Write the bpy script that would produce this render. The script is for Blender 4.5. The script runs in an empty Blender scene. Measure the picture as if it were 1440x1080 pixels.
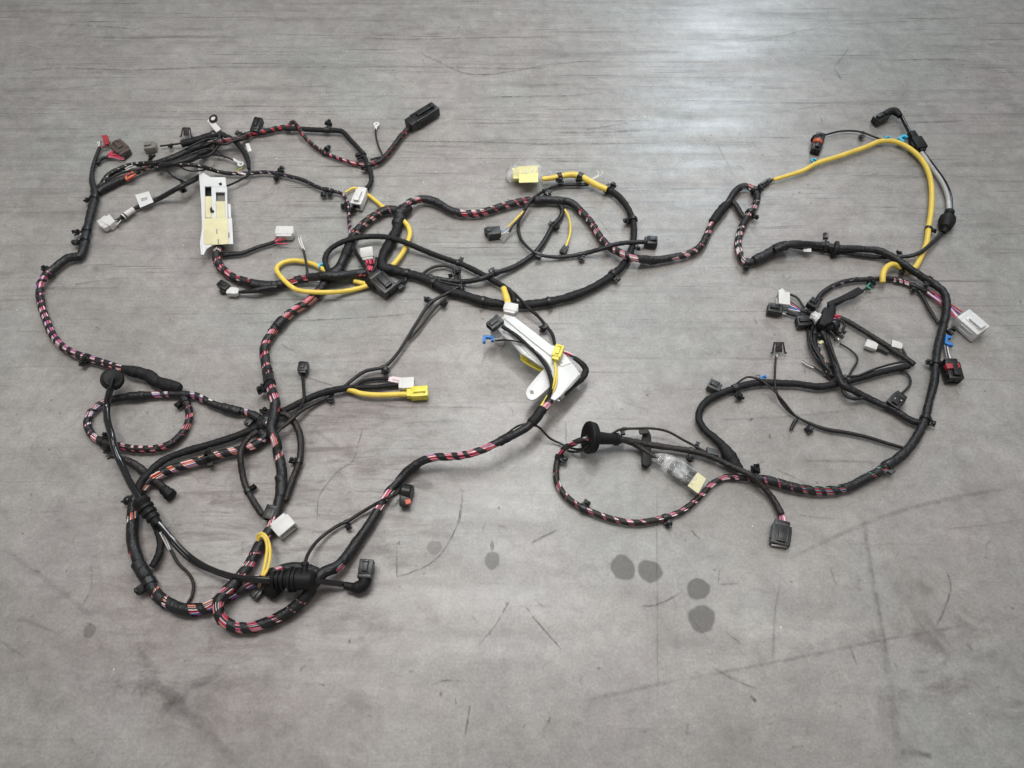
import bpy, bmesh, math, random
import numpy as np
from mathutils import Vector, Matrix

R = math.radians
scene = bpy.context.scene
COL = scene.collection
rng = random.Random(11)
nrng = np.random.default_rng(5)

# ------------------------------------------------------------------ camera
CAM_H, PITCH, FPX = 1.45, 60.0, 1088.0
cam_d = bpy.data.cameras.new("camera")
cam = bpy.data.objects.new("camera", cam_d)
COL.objects.link(cam)
cam.location = (0, 0, CAM_H)
cam.rotation_euler = (R(90 - PITCH), 0, 0)
cam_d.sensor_width = 36.0
cam_d.lens = 36.0 * FPX / 1440.0
cam_d.clip_start, cam_d.clip_end = 0.05, 100
scene.camera = cam

# ------------------------------------------------------------------ light of the hall
world = bpy.data.worlds.new("World")
scene.world = world
world.use_nodes = True
bg = world.node_tree.nodes["Background"]
bg.inputs[0].default_value = (1.0, 0.985, 0.96, 1)
bg.inputs[1].default_value = 0.29

def area(name, loc, sx, sy, power, color, target=None, spread=180):
    d = bpy.data.lights.new(name, 'AREA')
    d.shape = 'RECTANGLE'; d.size, d.size_y = sx, sy
    d.energy = power; d.color = color; d.spread = R(spread)
    o = bpy.data.objects.new(name, d); COL.objects.link(o)
    o.location = loc
    if target is not None:
        o.rotation_euler = (Vector(target) - Vector(loc)).to_track_quat('-Z', 'Y').to_euler()
    return o
# ceiling lamps and roof lights of the hall, high above the floor
area("ceiling_lamp", (0.0, 1.95, 3.7), 0.5, 1.8, 10.2, (0.96, 0.972, 1.0), (0.0, 1.3, 0), 84)
area("ceiling_lamp", (-1.15, 1.4, 3.7), 0.8, 1.9, 9.7, (1.0, 0.965, 0.92), (-0.45, 1.05, 0), 70)
area("ceiling_lamp", (1.35, 1.2, 3.7), 0.8, 1.9, 6.3, (1.0, 0.97, 0.94), (0.35, 1.15, 0), 72)
area("ceiling_lamp", (0.3, 3.2, 4.6), 0.6, 0.6, 1.6, (1.0, 0.98, 0.95), (0.0, 1.1, 0), 36)
area("roof_light", (2.6, 8.6, 6.2), 0.75, 3.2, 215, (0.74, 0.89, 1.0), (0.4, 1.4, 0))
area("hall_window", (3.6, 14.0, 6.4), 5.0, 2.4, 130, (0.93, 0.97, 1.0), (0.2, 1.2, 0))
scene.view_settings.view_transform = 'Standard'
scene.view_settings.look = 'None'
scene.view_settings.exposure = 0.0
scene.view_settings.gamma = 1.0

# ------------------------------------------------------------------ picture point -> floor point
_s, _c = math.sin(R(PITCH)), math.cos(R(PITCH))
def at(px, py, z=0.0):
    u = (px - 720.0) / FPX; v = (540.0 - py) / FPX
    d = (u, _c + _s * v, -_s + _c * v)
    t = (z - CAM_H) / d[2]
    return Vector((d[0] * t, d[1] * t, z))
def at_np(px, py, z):
    u = (px - 720.0) / FPX; v = (540.0 - py) / FPX
    dz = -_s + _c * v
    t = (z - CAM_H) / dz
    return np.stack([u * t, (_c + _s * v) * t, z], axis=1)

# ------------------------------------------------------------------ materials
def new_mat(name):
    m = bpy.data.materials.new(name); m.use_nodes = True
    nt = m.node_tree
    return m, nt, nt.nodes["Principled BSDF"]
def N(nt, kind, **kw):
    n = nt.nodes.new(kind)
    for k, v in kw.items():
        if k.startswith('i_'):
            key = k[2:]
            key = int(key) if key.isdigit() else key
            n.inputs[key].default_value = v
        else:
            setattr(n, k, v)
    return n
def plain(name, col, rough=0.5, bump=0.0, bscale=300.0, var=0.12, spec=0.5, coat=0.0, sss=0.0, trans=0.0, metal=0.0, attr=None, bdist=0.001):
    m, nt, p = new_mat(name)
    lk = nt.links.new
    tc = N(nt, 'ShaderNodeTexCoord')
    nz = N(nt, 'ShaderNodeTexNoise', i_Scale=bscale * 0.25, i_Detail=4.0)
    lk(tc.outputs['Object'], nz.inputs['Vector'])
    mp = N(nt, 'ShaderNodeMapRange')
    mp.inputs[1].default_value = 0.3; mp.inputs[2].default_value = 0.7
    mp.inputs[3].default_value = 1 - var; mp.inputs[4].default_value = 1 + var
    lk(nz.outputs['Fac'], mp.inputs[0])
    mx = N(nt, 'ShaderNodeMix', data_type='RGBA', blend_type='MULTIPLY')
    mx.inputs['Factor'].default_value = 1.0
    if attr:
        at_ = N(nt, 'ShaderNodeAttribute', attribute_name=attr)
        lk(at_.outputs['Color'], mx.inputs['A'])
    else:
        mx.inputs['A'].default_value = (*col, 1)
    lk(mp.outputs[0], mx.inputs['B'])
    lk(mx.outputs['Result'], p.inputs['Base Color'])
    mr = N(nt, 'ShaderNodeMapRange')
    mr.inputs[3].default_value = max(0.03, rough - 0.1); mr.inputs[4].default_value = min(1, rough + 0.1)
    lk(nz.outputs['Fac'], mr.inputs[0]); lk(mr.outputs[0], p.inputs['Roughness'])
    p.inputs['Specular IOR Level'].default_value = spec
    p.inputs['Coat Weight'].default_value = coat
    p.inputs['Metallic'].default_value = metal
    p.inputs['Transmission Weight'].default_value = trans
    if sss:
        p.inputs['Subsurface Weight'].default_value = sss
        p.inputs['Subsurface Radius'].default_value = (0.01, 0.01, 0.01)
    if bump:
        n2 = N(nt, 'ShaderNodeTexNoise', i_Scale=bscale, i_Detail=3.0)
        lk(tc.outputs['Object'], n2.inputs['Vector'])
        b = N(nt, 'ShaderNodeBump', i_Strength=bump, i_Distance=bdist)
        lk(n2.outputs['Fac'], b.inputs['Height']); lk(b.outputs[0], p.inputs['Normal'])
    return m

M = {}
M['tape'] = plain('black_tape', (0.012, 0.012, 0.0135), 0.42, 1.0, 170, 0.4, spec=0.4, bdist=0.0022)
M['cloth'] = plain('black_cloth_tape', (0.010, 0.010, 0.011), 0.58, 1.0, 260, 0.35, spec=0.3, bdist=0.002)
M['brown'] = plain('dark_brown_tape', (0.017, 0.014, 0.013), 0.48, 1.0, 200, 0.35, spec=0.4, bdist=0.002)
M['gloss'] = plain('glossy_black_conduit', (0.010, 0.010, 0.011), 0.09, 0.12, 90, 0.2, coat=0.3)
M['rubber'] = plain('black_rubber', (0.0075, 0.0078, 0.008), 0.55, 0.35, 200, 0.3, spec=0.28)
M['plastic'] = plain('black_plastic', (0.010, 0.0105, 0.011), 0.36, 0.15, 300, 0.2)
M['dgrey'] = plain('dark_grey_plastic', (0.026, 0.029, 0.029), 0.42, 0.15, 300, 0.2)
M['grey'] = plain('grey_plastic', (0.20, 0.19, 0.175), 0.45, 0.1, 300, 0.1)
M['brownp'] = plain('grey_brown_plastic', (0.085, 0.065, 0.055), 0.45, 0.1, 300, 0.15)
M['white'] = plain('white_nylon', (0.62, 0.615, 0.60), 0.42, 0.06, 300, 0.04, sss=0.08)
M['milky'] = plain('milky_plastic', (0.66, 0.67, 0.665), 0.34, 0.10, 120, 0.05, sss=0.15)
M['pinkw'] = plain('pinkish_white_nylon', (0.72, 0.60, 0.62), 0.42, 0.06, 300, 0.04)
M['paper'] = plain('white_paper', (0.64, 0.635, 0.62), 0.65, 0.1, 200, 0.04)
M['yellow'] = plain('yellow_conduit', (0.76, 0.56, 0.095), 0.42, 0.35, 180, 0.08, spec=0.45)
M['yellowp'] = plain('yellow_plastic', (0.76, 0.66, 0.075), 0.38, 0.06, 300, 0.05)
M['label'] = plain('pale_yellow_label', (0.64, 0.595, 0.37), 0.6, 0.1, 150, 0.08)
M['ylabel'] = plain('bright_yellow_label', (0.70, 0.66, 0.28), 0.55, 0.1, 150, 0.05)
M['blue'] = plain('blue_plastic', (0.03, 0.20, 0.55), 0.4, 0.05, 300, 0.1)
M['cyan'] = plain('light_blue_tape', (0.05, 0.42, 0.66), 0.45, 0.05, 300, 0.1)
M['red'] = plain('red_plastic', (0.36, 0.035, 0.05), 0.4, 0.05, 300, 0.1)
M['orange'] = plain('orange_red_seal', (0.50, 0.10, 0.045), 0.45, 0.05, 300, 0.1)
M['green'] = plain('green_plastic', (0.03, 0.20, 0.14), 0.45, 0.05, 300, 0.1)
M['metal'] = plain('tinned_metal', (0.72, 0.72, 0.70), 0.3, 0.1, 300, 0.1, metal=1.0)
M['ink'] = plain('grey_print', (0.25, 0.25, 0.25), 0.7, 0, 300, 0.2)
M['wires'] = plain('coloured_wires', (1, 1, 1), 0.38, 0.0, 200, 0.08, attr='Col')
M['silver'] = plain('silver_grey_conduit', (0.42, 0.42, 0.42), 0.25, 0.1, 120, 0.2, coat=0.2)

def bag_material():
    m, nt, p = new_mat('clear_film')
    lk = nt.links.new
    out = nt.nodes['Material Output']
    p.inputs['Base Color'].default_value = (0.82, 0.82, 0.82, 1)
    p.inputs['Roughness'].default_value = 0.12
    p.inputs['Specular IOR Level'].default_value = 0.8
    tr = N(nt, 'ShaderNodeBsdfTransparent')
    tr.inputs[0].default_value = (0.97, 0.97, 0.97, 1)
    mix = N(nt, 'ShaderNodeMixShader')
    tc = N(nt, 'ShaderNodeTexCoord')
    nz = N(nt, 'ShaderNodeTexNoise', i_Scale=38.0, i_Detail=3.0, i_Distortion=0.6)
    lk(tc.outputs['Object'], nz.inputs['Vector'])
    mp = N(nt, 'ShaderNodeMapRange')
    mp.inputs[1].default_value = 0.42; mp.inputs[2].default_value = 0.72
    mp.inputs[3].default_value = 0.10; mp.inputs[4].default_value = 0.48
    lk(nz.outputs['Fac'], mp.inputs[0]); lk(mp.outputs[0], mix.inputs[0])
    lk(tr.outputs[0], mix.inputs[1]); lk(p.outputs[0], mix.inputs[2])
    b = N(nt, 'ShaderNodeBump', i_Strength=0.8, i_Distance=0.005)
    n2 = N(nt, 'ShaderNodeTexNoise', i_Scale=60.0, i_Detail=2.0, i_Distortion=0.8)
    lk(tc.outputs['Object'], n2.inputs['Vector']); lk(n2.outputs['Fac'], b.inputs['Height'])
    lk(b.outputs[0], p.inputs['Normal'])
    lk(mix.outputs[0], out.inputs['Surface'])
    return m
M['film'] = bag_material()

# ------------------------------------------------------------------ floor
def floor_material():
    m, nt, p = new_mat('worn_concrete')
    lk = nt.links.new
    geo = N(nt, 'ShaderNodeNewGeometry')
    sep = N(nt, 'ShaderNodeSeparateXYZ'); lk(geo.outputs['Position'], sep.inputs[0])
    def mapped(sx, sy, rot=0.0, off=(0, 0, 0)):
        mp = N(nt, 'ShaderNodeMapping')
        mp.inputs['Scale'].default_value = (sx, sy, 1)
        mp.inputs['Rotation'].default_value = (0, 0, rot)
        mp.inputs['Location'].default_value = off
        lk(geo.outputs['Position'], mp.inputs['Vector'])
        return mp.outputs[0]
    def noise(vec, scale, detail=6.0, rough=0.6, dist=0.0):
        n = N(nt, 'ShaderNodeTexNoise', i_Scale=scale, i_Detail=detail, i_Roughness=rough, i_Distortion=dist)
        lk(vec, n.inputs['Vector']); return n
    def rmap(sock, a, b, c, d, smooth=True):
        r = N(nt, 'ShaderNodeMapRange')
        r.interpolation_type = 'SMOOTHSTEP' if smooth else 'LINEAR'
        for i, v in enumerate((a, b, c, d)): r.inputs[i + 1].default_value = v
        lk(sock, r.inputs[0]); return r.outputs[0]
    def math_(op, a, b):
        n = N(nt, 'ShaderNodeMath', operation=op)
        for i, v in enumerate((a, b)):
            if isinstance(v, (int, float)): n.inputs[i].default_value = v
            else: lk(v, n.inputs[i])
        return n.outputs[0]
    def mixc(fac, a, b, mode='MIX'):
        x = N(nt, 'ShaderNodeMix', data_type='RGBA', blend_type=mode)
        if isinstance(fac, (int, float)): x.inputs['Factor'].default_value = fac
        else: lk(fac, x.inputs['Factor'])
        for k, v in (('A', a), ('B', b)):
            if isinstance(v, tuple): x.inputs[k].default_value = (*v, 1)
            else: lk(v, x.inputs[k])
        return x.outputs['Result']
    def blob(cx, cy, r):
        c = at(cx, cy)
        v = N(nt, 'ShaderNodeVectorMath', operation='DISTANCE')
        v.inputs[1].default_value = tuple(c); lk(geo.outputs['Position'], v.inputs[0])
        return rmap(v.outputs['Value'], r * 0.15, r, 1.0, 0.0)
    iso = mapped(1, 1)
    base = noise(iso, 2.2, 7, 0.62, 0.3)
    col = mixc(rmap(base.outputs['Fac'], 0.3, 0.7, 0, 1), (0.278, 0.266, 0.252), (0.336, 0.323, 0.308))
    # slight cast of colour drifting over the slab
    hue = noise(mapped(1, 1, 0, (4.3, 1.7, 0)), 2.6, 3, 0.5)
    col = mixc(rmap(hue.outputs['Fac'], 0.48, 0.66, 0, 0.40), col, (0.335, 0.30, 0.298))
    hue2 = noise(mapped(1, 1, 0, (9.1, 5.2, 0)), 2.0, 3, 0.5)
    col = mixc(rmap(hue2.outputs['Fac'], 0.48, 0.66, 0, 0.42), col, (0.275, 0.300, 0.284))
    mv = noise(mapped(1, 1, 0, (6.6, 2.1, 0)), 3.4, 5, 0.6, 0.4)
    near_left = math_('MAXIMUM', blob(330, 860, 0.62), blob(560, 640, 0.42))
    col = mixc(math_('MULTIPLY', rmap(mv.outputs['Fac'], 0.36, 0.62, 0.05, 0.70), near_left), col, (0.270, 0.236, 0.226))
    # trowel grain across the slab: long dark streaks, strongest on the far half
    far = rmap(sep.outputs['Y'], 0.45, 1.35, 0.16, 1.0)
    s1 = noise(mapped(0.55, 13.0, R(0.6)), 3.0, 7, 0.66, 0.25)
    st1 = math_('MULTIPLY', rmap(s1.outputs['Fac'], 0.50, 0.75, 0, 0.56), far)
    col = mixc(st1, col, (0.135, 0.130, 0.125))
    s2 = noise(mapped(1.1, 42.0, R(-0.5), (3, 1, 0)), 2.2, 5, 0.7, 0.3)
    st2 = math_('MULTIPLY', rmap(s2.outputs['Fac'], 0.595, 0.665, 0, 0.72), far)
    col = mixc(st2, col, (0.095, 0.090, 0.086))
    s3 = noise(mapped(0.9, 24.0, R(0.3), (7, 2, 0)), 2.2, 5, 0.65, 0.3)
    st3 = math_('MULTIPLY', rmap(s3.outputs['Fac'], 0.55, 0.75, 0, 0.35), far)
    col = mixc(st3, col, (0.43, 0.425, 0.415))
    # scuffed dirt, patchy, heaviest round the lower left coils
    d1 = noise(mapped(1, 1.4, R(20), (2.2, 0.4, 0)), 7.0, 9, 0.72, 0.8)
    msk = 0.36
    for bx_ in ((330, 760, 0.42), (500, 690, 0.40), (230, 970, 0.30), (470, 880, 0.35), (1330, 930, 0.28), (400, 640, 0.3)):
        msk = math_('MAXIMUM', blob(*bx_), msk)
    dirt = math_('MULTIPLY', rmap(d1.outputs['Fac'], 0.46, 0.66, 0, 0.70), msk)
    col = mixc(dirt, col, (0.135, 0.116, 0.110))
    dst = noise(mapped(2.2, 16.0, R(3), (1, 8, 0)), 3.0, 6, 0.7, 0.5)
    dirt2 = math_('MULTIPLY', rmap(dst.outputs['Fac'], 0.47, 0.64, 0, 0.78), math_('MAXIMUM', blob(370, 740, 0.46), blob(480, 660, 0.40)))
    col = mixc(dirt2, col, (0.14, 0.115, 0.110))
    # little dark pits and pale crumbs
    v1 = N(nt, 'ShaderNodeTexVoronoi', i_Scale=26.0, i_Randomness=1.0); lk(mapped(1, 1.3, 0.3), v1.inputs['Vector'])
    pick = noise(iso, 9.0, 2, 0.5)
    pit = math_('MULTIPLY', rmap(v1.outputs['Distance'], 0.05, 0.11, 1, 0), rmap(pick.outputs['Fac'], 0.52, 0.62, 0, 0.75))
    col = mixc(pit, col, (0.12, 0.115, 0.11))
    v2 = N(nt, 'ShaderNodeTexVoronoi', i_Scale=11.0, i_Randomness=1.0); lk(mapped(1, 1, 0.9, (5, 5, 0)), v2.inputs['Vector'])
    crumb = rmap(v2.outputs['Distance'], 0.016, 0.026, 0.8, 0)
    col = mixc(crumb, col, (0.62, 0.61, 0.58))
    fine = noise(iso, 190.0, 4, 0.75)
    col = mixc(0.55, col, rmap(fine.outputs['Fac'], 0.25, 0.75, 0.60, 1.40, False), 'MULTIPLY')
    mid = noise(mapped(1, 1, 0.4), 34.0, 6, 0.7, 0.4)
    col = mixc(0.6, col, rmap(mid.outputs['Fac'], 0.3, 0.7, 0.74, 1.24, False), 'MULTIPLY')
    mott = noise(mapped(1.0, 1.25, 0.7, (3.3, 9.0, 0)), 9.0, 8, 0.68, 0.6)
    col = mixc(0.75, col, rmap(mott.outputs['Fac'], 0.3, 0.7, 0.84, 1.14, False), 'MULTIPLY')
    lk(col, p.inputs['Base Color'])
    rgh = noise(mapped(0.8, 5.0), 3.0, 5, 0.6)
    lk(rmap(rgh.outputs['Fac'], 0.3, 0.7, 0.27, 0.43), p.inputs['Roughness'])
    p.inputs['Specular IOR Level'].default_value = 0.42
    bm1 = N(nt, 'ShaderNodeBump', i_Strength=0.12, i_Distance=0.002)
    lk(mid.outputs['Fac'], bm1.inputs['Height'])
    bm2 = N(nt, 'ShaderNodeBump', i_Strength=0.10, i_Distance=0.002)
    lk(s1.outputs['Fac'], bm2.inputs['Height']); lk(bm1.outputs[0], bm2.inputs['Normal'])
    lk(bm2.outputs[0], p.inputs['Normal'])
    return m

class MB:
    """collects geometry for one mesh object"""
    def __init__(s): s.v = []; s.f = []; s.c = None; s.n = 0
    def add(s, verts, faces, col=None):
        verts = np.asarray(verts, float)
        s.v.append(verts)
        s.f += [tuple(int(i) + s.n for i in f) for f in faces]
        if col is not None or s.c is not None:
            if s.c is None: s.c = [np.ones((s.n, 4))] if s.n else []
            cc = np.ones((len(verts), 4))
            if col is not None: cc[:, :3] = col
            s.c.append(cc)
        s.n += len(verts)
    def bm(s, bm, mat=None):
        if mat is not None: bmesh.ops.transform(bm, matrix=mat, verts=bm.verts)
        bm.verts.index_update()
        s.add([tuple(v.co) for v in bm.verts], [[v.index for v in f.verts] for f in bm.faces]); bm.free()
    def build(s, name, mat, parent=None, smooth=True, label=None, angle=35):
        me = bpy.data.meshes.new(name)
        V = np.concatenate(s.v)
        me.from_pydata(V.tolist(), [], s.f)
        if smooth:
            me.shade_smooth()
            if angle: me.set_sharp_from_angle(angle=R(angle))
        me.materials.append(mat)
        if s.c is not None:
            a = me.color_attributes.new('Col', 'FLOAT_COLOR', 'POINT')
            a.data.foreach_set('color', np.concatenate(s.c).ravel())
        o = bpy.data.objects.new(name, me); COL.objects.link(o)
        if parent is not None: o.parent = parent
        if label: o['label'] = label
        return o

fm = MB()
fm.add([(-3.2, -0.8, 0), (3.2, -0.8, 0), (3.2, 4.2, 0), (-3.2, 4.2, 0)], [(0, 1, 2, 3)])
floor = fm.build('floor', floor_material(), smooth=False)
floor['kind'] = 'structure'; floor['label'] = 'worn grey concrete floor with scratches and round stains'

def mark_material(name, col, amount, nscale, lo, hi, rough=0.35):
    m, nt, p = new_mat(name)
    lk = nt.links.new
    out = nt.nodes['Material Output']
    p.inputs['Base Color'].default_value = (*col, 1); p.inputs['Roughness'].default_value = rough
    p.inputs['Specular IOR Level'].default_value = 0.4
    tr = N(nt, 'ShaderNodeBsdfTransparent'); mix = N(nt, 'ShaderNodeMixShader')
    a = N(nt, 'ShaderNodeAttribute', attribute_name='Col')
    g = N(nt, 'ShaderNodeNewGeometry')
    nz = N(nt, 'ShaderNodeTexNoise', i_Scale=nscale, i_Detail=6.0, i_Roughness=0.7)
    lk(g.outputs['Position'], nz.inputs['Vector'])
    mp = N(nt, 'ShaderNodeMapRange')
    mp.inputs[1].default_value = lo; mp.inputs[2].default_value = hi
    lk(nz.outputs['Fac'], mp.inputs[0])
    m1 = N(nt, 'ShaderNodeMath', operation='MULTIPLY'); lk(mp.outputs[0], m1.inputs[0]); lk(a.outputs['Color'], m1.inputs[1])
    m2 = N(nt, 'ShaderNodeMath', operation='MULTIPLY'); lk(m1.outputs[0], m2.inputs[0]); m2.inputs[1].default_value = amount
    lk(m2.outputs[0], mix.inputs[0]); lk(tr.outputs[0], mix.inputs[1]); lk(p.outputs[0], mix.inputs[2])
    lk(mix.outputs[0], out.inputs['Surface'])
    return m
M['stain'] = mark_material('oil_stain', (0.135, 0.128, 0.122), 0.58, 60, 0.10, 0.42)
M['scratch'] = mark_material('scratch_mark', (0.085, 0.08, 0.076), 0.72, 45, 0.34, 0.66, 0.5)
M['seam'] = mark_material('seam_mark', (0.125, 0.12, 0.115), 0.36, 40, 0.30, 0.66, 0.5)
M['smear'] = mark_material('dirt_smear', (0.12, 0.108, 0.102), 0.50, 38, 0.42, 0.66, 0.5)
_mz = [0.0004]
def stain(px, py, rx, ry, strength=1.0, mat='stain', name='stain', soft=0.82):
    _mz[0] += 0.00002
    c = at(px, py, _mz[0]); sc = (at(px + 1, py) - at(px, py)).length
    mb = MB(); n = 40; vs = [tuple(c)]; cs = [strength]
    ph = [rng.uniform(0, 6.28) for _ in range(5)]
    for ring, (q, a) in enumerate(((soft, strength), (1.0, 0.0))):
        for k in range(n):
            t = 2 * math.pi * k / n
            w = 1 + 0.05 * math.sin(2 * t + ph[0]) + 0.035 * math.sin(3 * t + ph[1]) + 0.025 * math.sin(5 * t + ph[2]) + 0.018 * math.sin(9 * t + ph[3])
            vs.append((c.x + math.cos(t) * rx * sc * q * w, c.y + math.sin(t) * ry * sc * q * w * 1.05, c.z)); cs.append(a)
    fs = [(0, 1 + k, 1 + (k + 1) % n) for k in range(n)]
    fs += [(1 + k, 1 + n + k, 1 + n + (k + 1) % n, 1 + (k + 1) % n) for k in range(n)]
    mb.add(vs, fs, np.array(cs)[:, None] * np.ones(3))
    return mb.build(name, M[mat], floor, smooth=False)
def catmull(P, n=12):
    P = np.asarray(P, float)
    if len(P) == 2: P = np.array([P[0], (P[0] + P[1]) / 2, P[1]])
    Q = np.vstack([2 * P[0] - P[1], P, 2 * P[-1] - P[-2]])
    out = []
    t = np.linspace(0, 1, n, endpoint=False)[:, None]
    for i in range(len(P) - 1):
        a, b, c, d = Q[i:i + 4]
        out.append(0.5 * (2 * b + (c - a) * t + (2 * a - 5 * b + 4 * c - d) * t ** 2 + (3 * b - a - 3 * c + d) * t ** 3))
    out.append(P[-1:])
    return np.vstack(out)
def scratch(pts, w=1.5, strength=0.8, mat='scratch', name='scratch', wob=0.5):
    _mz[0] += 0.00002
    P = catmull(pts, 10)
    P[:, 1] += nrng.normal(0, wob * 0.35, len(P)); P[:, 0] += nrng.normal(0, wob * 0.35, len(P))
    W = at_np(P[:, 0], P[:, 1], np.full(len(P), _mz[0]))
    T = np.gradient(W, axis=0); T /= np.linalg.norm(T, axis=1)[:, None] + 1e-9
    S = np.stack([-T[:, 1], T[:, 0], 0 * T[:, 0]], axis=1)
    sc = 0.0015 * w
    fade = np.minimum(1, np.minimum(np.arange(len(P)), np.arange(len(P))[::-1]) / max(2, len(P) * 0.12))
    vs, cs = [], []
    for q, a in ((-0.9, 0), (-0.25, 1), (0.25, 1), (0.9, 0)):
        vs.append(W + S * sc * q); cs.append(fade * a * strength)
    n = len(P); fs = []
    for j in range(3):
        for i in range(n - 1):
            fs.append((j * n + i, j * n + i + 1, (j + 1) * n + i + 1, (j + 1) * n + i))
    mb = MB(); mb.add(np.vstack(vs), fs, np.concatenate(cs)[:, None] * np.ones(3))
    return mb.build(name, M[mat], floor, smooth=False)

for s_ in ((876, 798, 18, 19), (914, 803, 19, 16), (982, 828, 17, 16), (987, 870, 20, 20), (692, 788, 11, 14, 0.8), (611, 770, 11, 11, 0.5), (595, 681, 15, 9, 0.45), (126, 887, 9, 11, 0.5)):
    stain(*s_)
for s_ in ((692, 768, 3, 8, 0.7),): stain(*s_)
for px, py, rx, ry, a in ((150, 965, 42, 18, 0.55), (245, 985, 26, 16, 0.85), (200, 968, 30, 14, 0.6), (285, 960, 30, 10, 0.5), (1292, 944, 16, 5, 0.9), (1275, 933, 6, 4, 0.8), (1200, 826, 20, 8, 0.55), (1385, 922, 34, 14, 0.5), (1345, 895, 14, 5, 0.6), (540, 770, 26, 12, 0.6), (320, 890, 16, 14, 0.6), (470, 875, 20, 18, 0.45), (1208, 815, 4, 8, 0.8), (620, 975, 3, 9, 0.9), (985, 130, 60, 6, 0.3), (840, 190, 60, 4, 0.5), (640, 24, 10, 5, 0.7), (1000, 495, 30, 9, 0.5), (840, 455, 14, 3, 0.8), (690, 545, 24, 7, 0.35), (560, 608, 34, 9, 0.35), (430, 640, 24, 14, 0.3)):
    stain(px, py, rx, ry, a, 'smear', 'stain', 0.35)
# long seams and scratches of the slab
for pts, w, a in (
    ([(1108, 789), (1150, 766), (1213, 738), (1262, 720), (1340, 700), (1440, 684)], 4.5, 0.75),
    ([(1213, 715), (1221, 775), (1234, 852), (1246, 925), (1257, 1000), (1265, 1085)], 7, 0.6),
    ([(1216, 745), (1226, 800), (1238, 870), (1250, 930)], 3, 0.7),
    ([(924, 690), (924, 800), (925, 980)], 1.6, 0.9),
    ([(955, 957), (1085, 932), (1192, 910), (1280, 893), (1395, 873)], 3, 0.8),
    ([(826, 984), (890, 970), (960, 955)], 4, 0.7),
    ([(1098, 815), (1090, 860), (1088, 900), (1086, 932)], 2.2, 0.8),
    ([(205, 945), (245, 985), (290, 1030), (345, 1085)], 8, 0.85),
    ([(318, 938), (280, 960), (245, 985), (225, 1004)], 9, 0.75),
    ([(0, 768), (55, 808), (95, 838), (135, 872)], 5, 0.5),
    ([(0, 866), (45, 876), (90, 896)], 3, 0.6),
    ([(0, 900), (20, 915), (35, 924)], 3, 0.6)):
    scratch(pts, w, a, 'seam', 'scratch')
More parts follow.
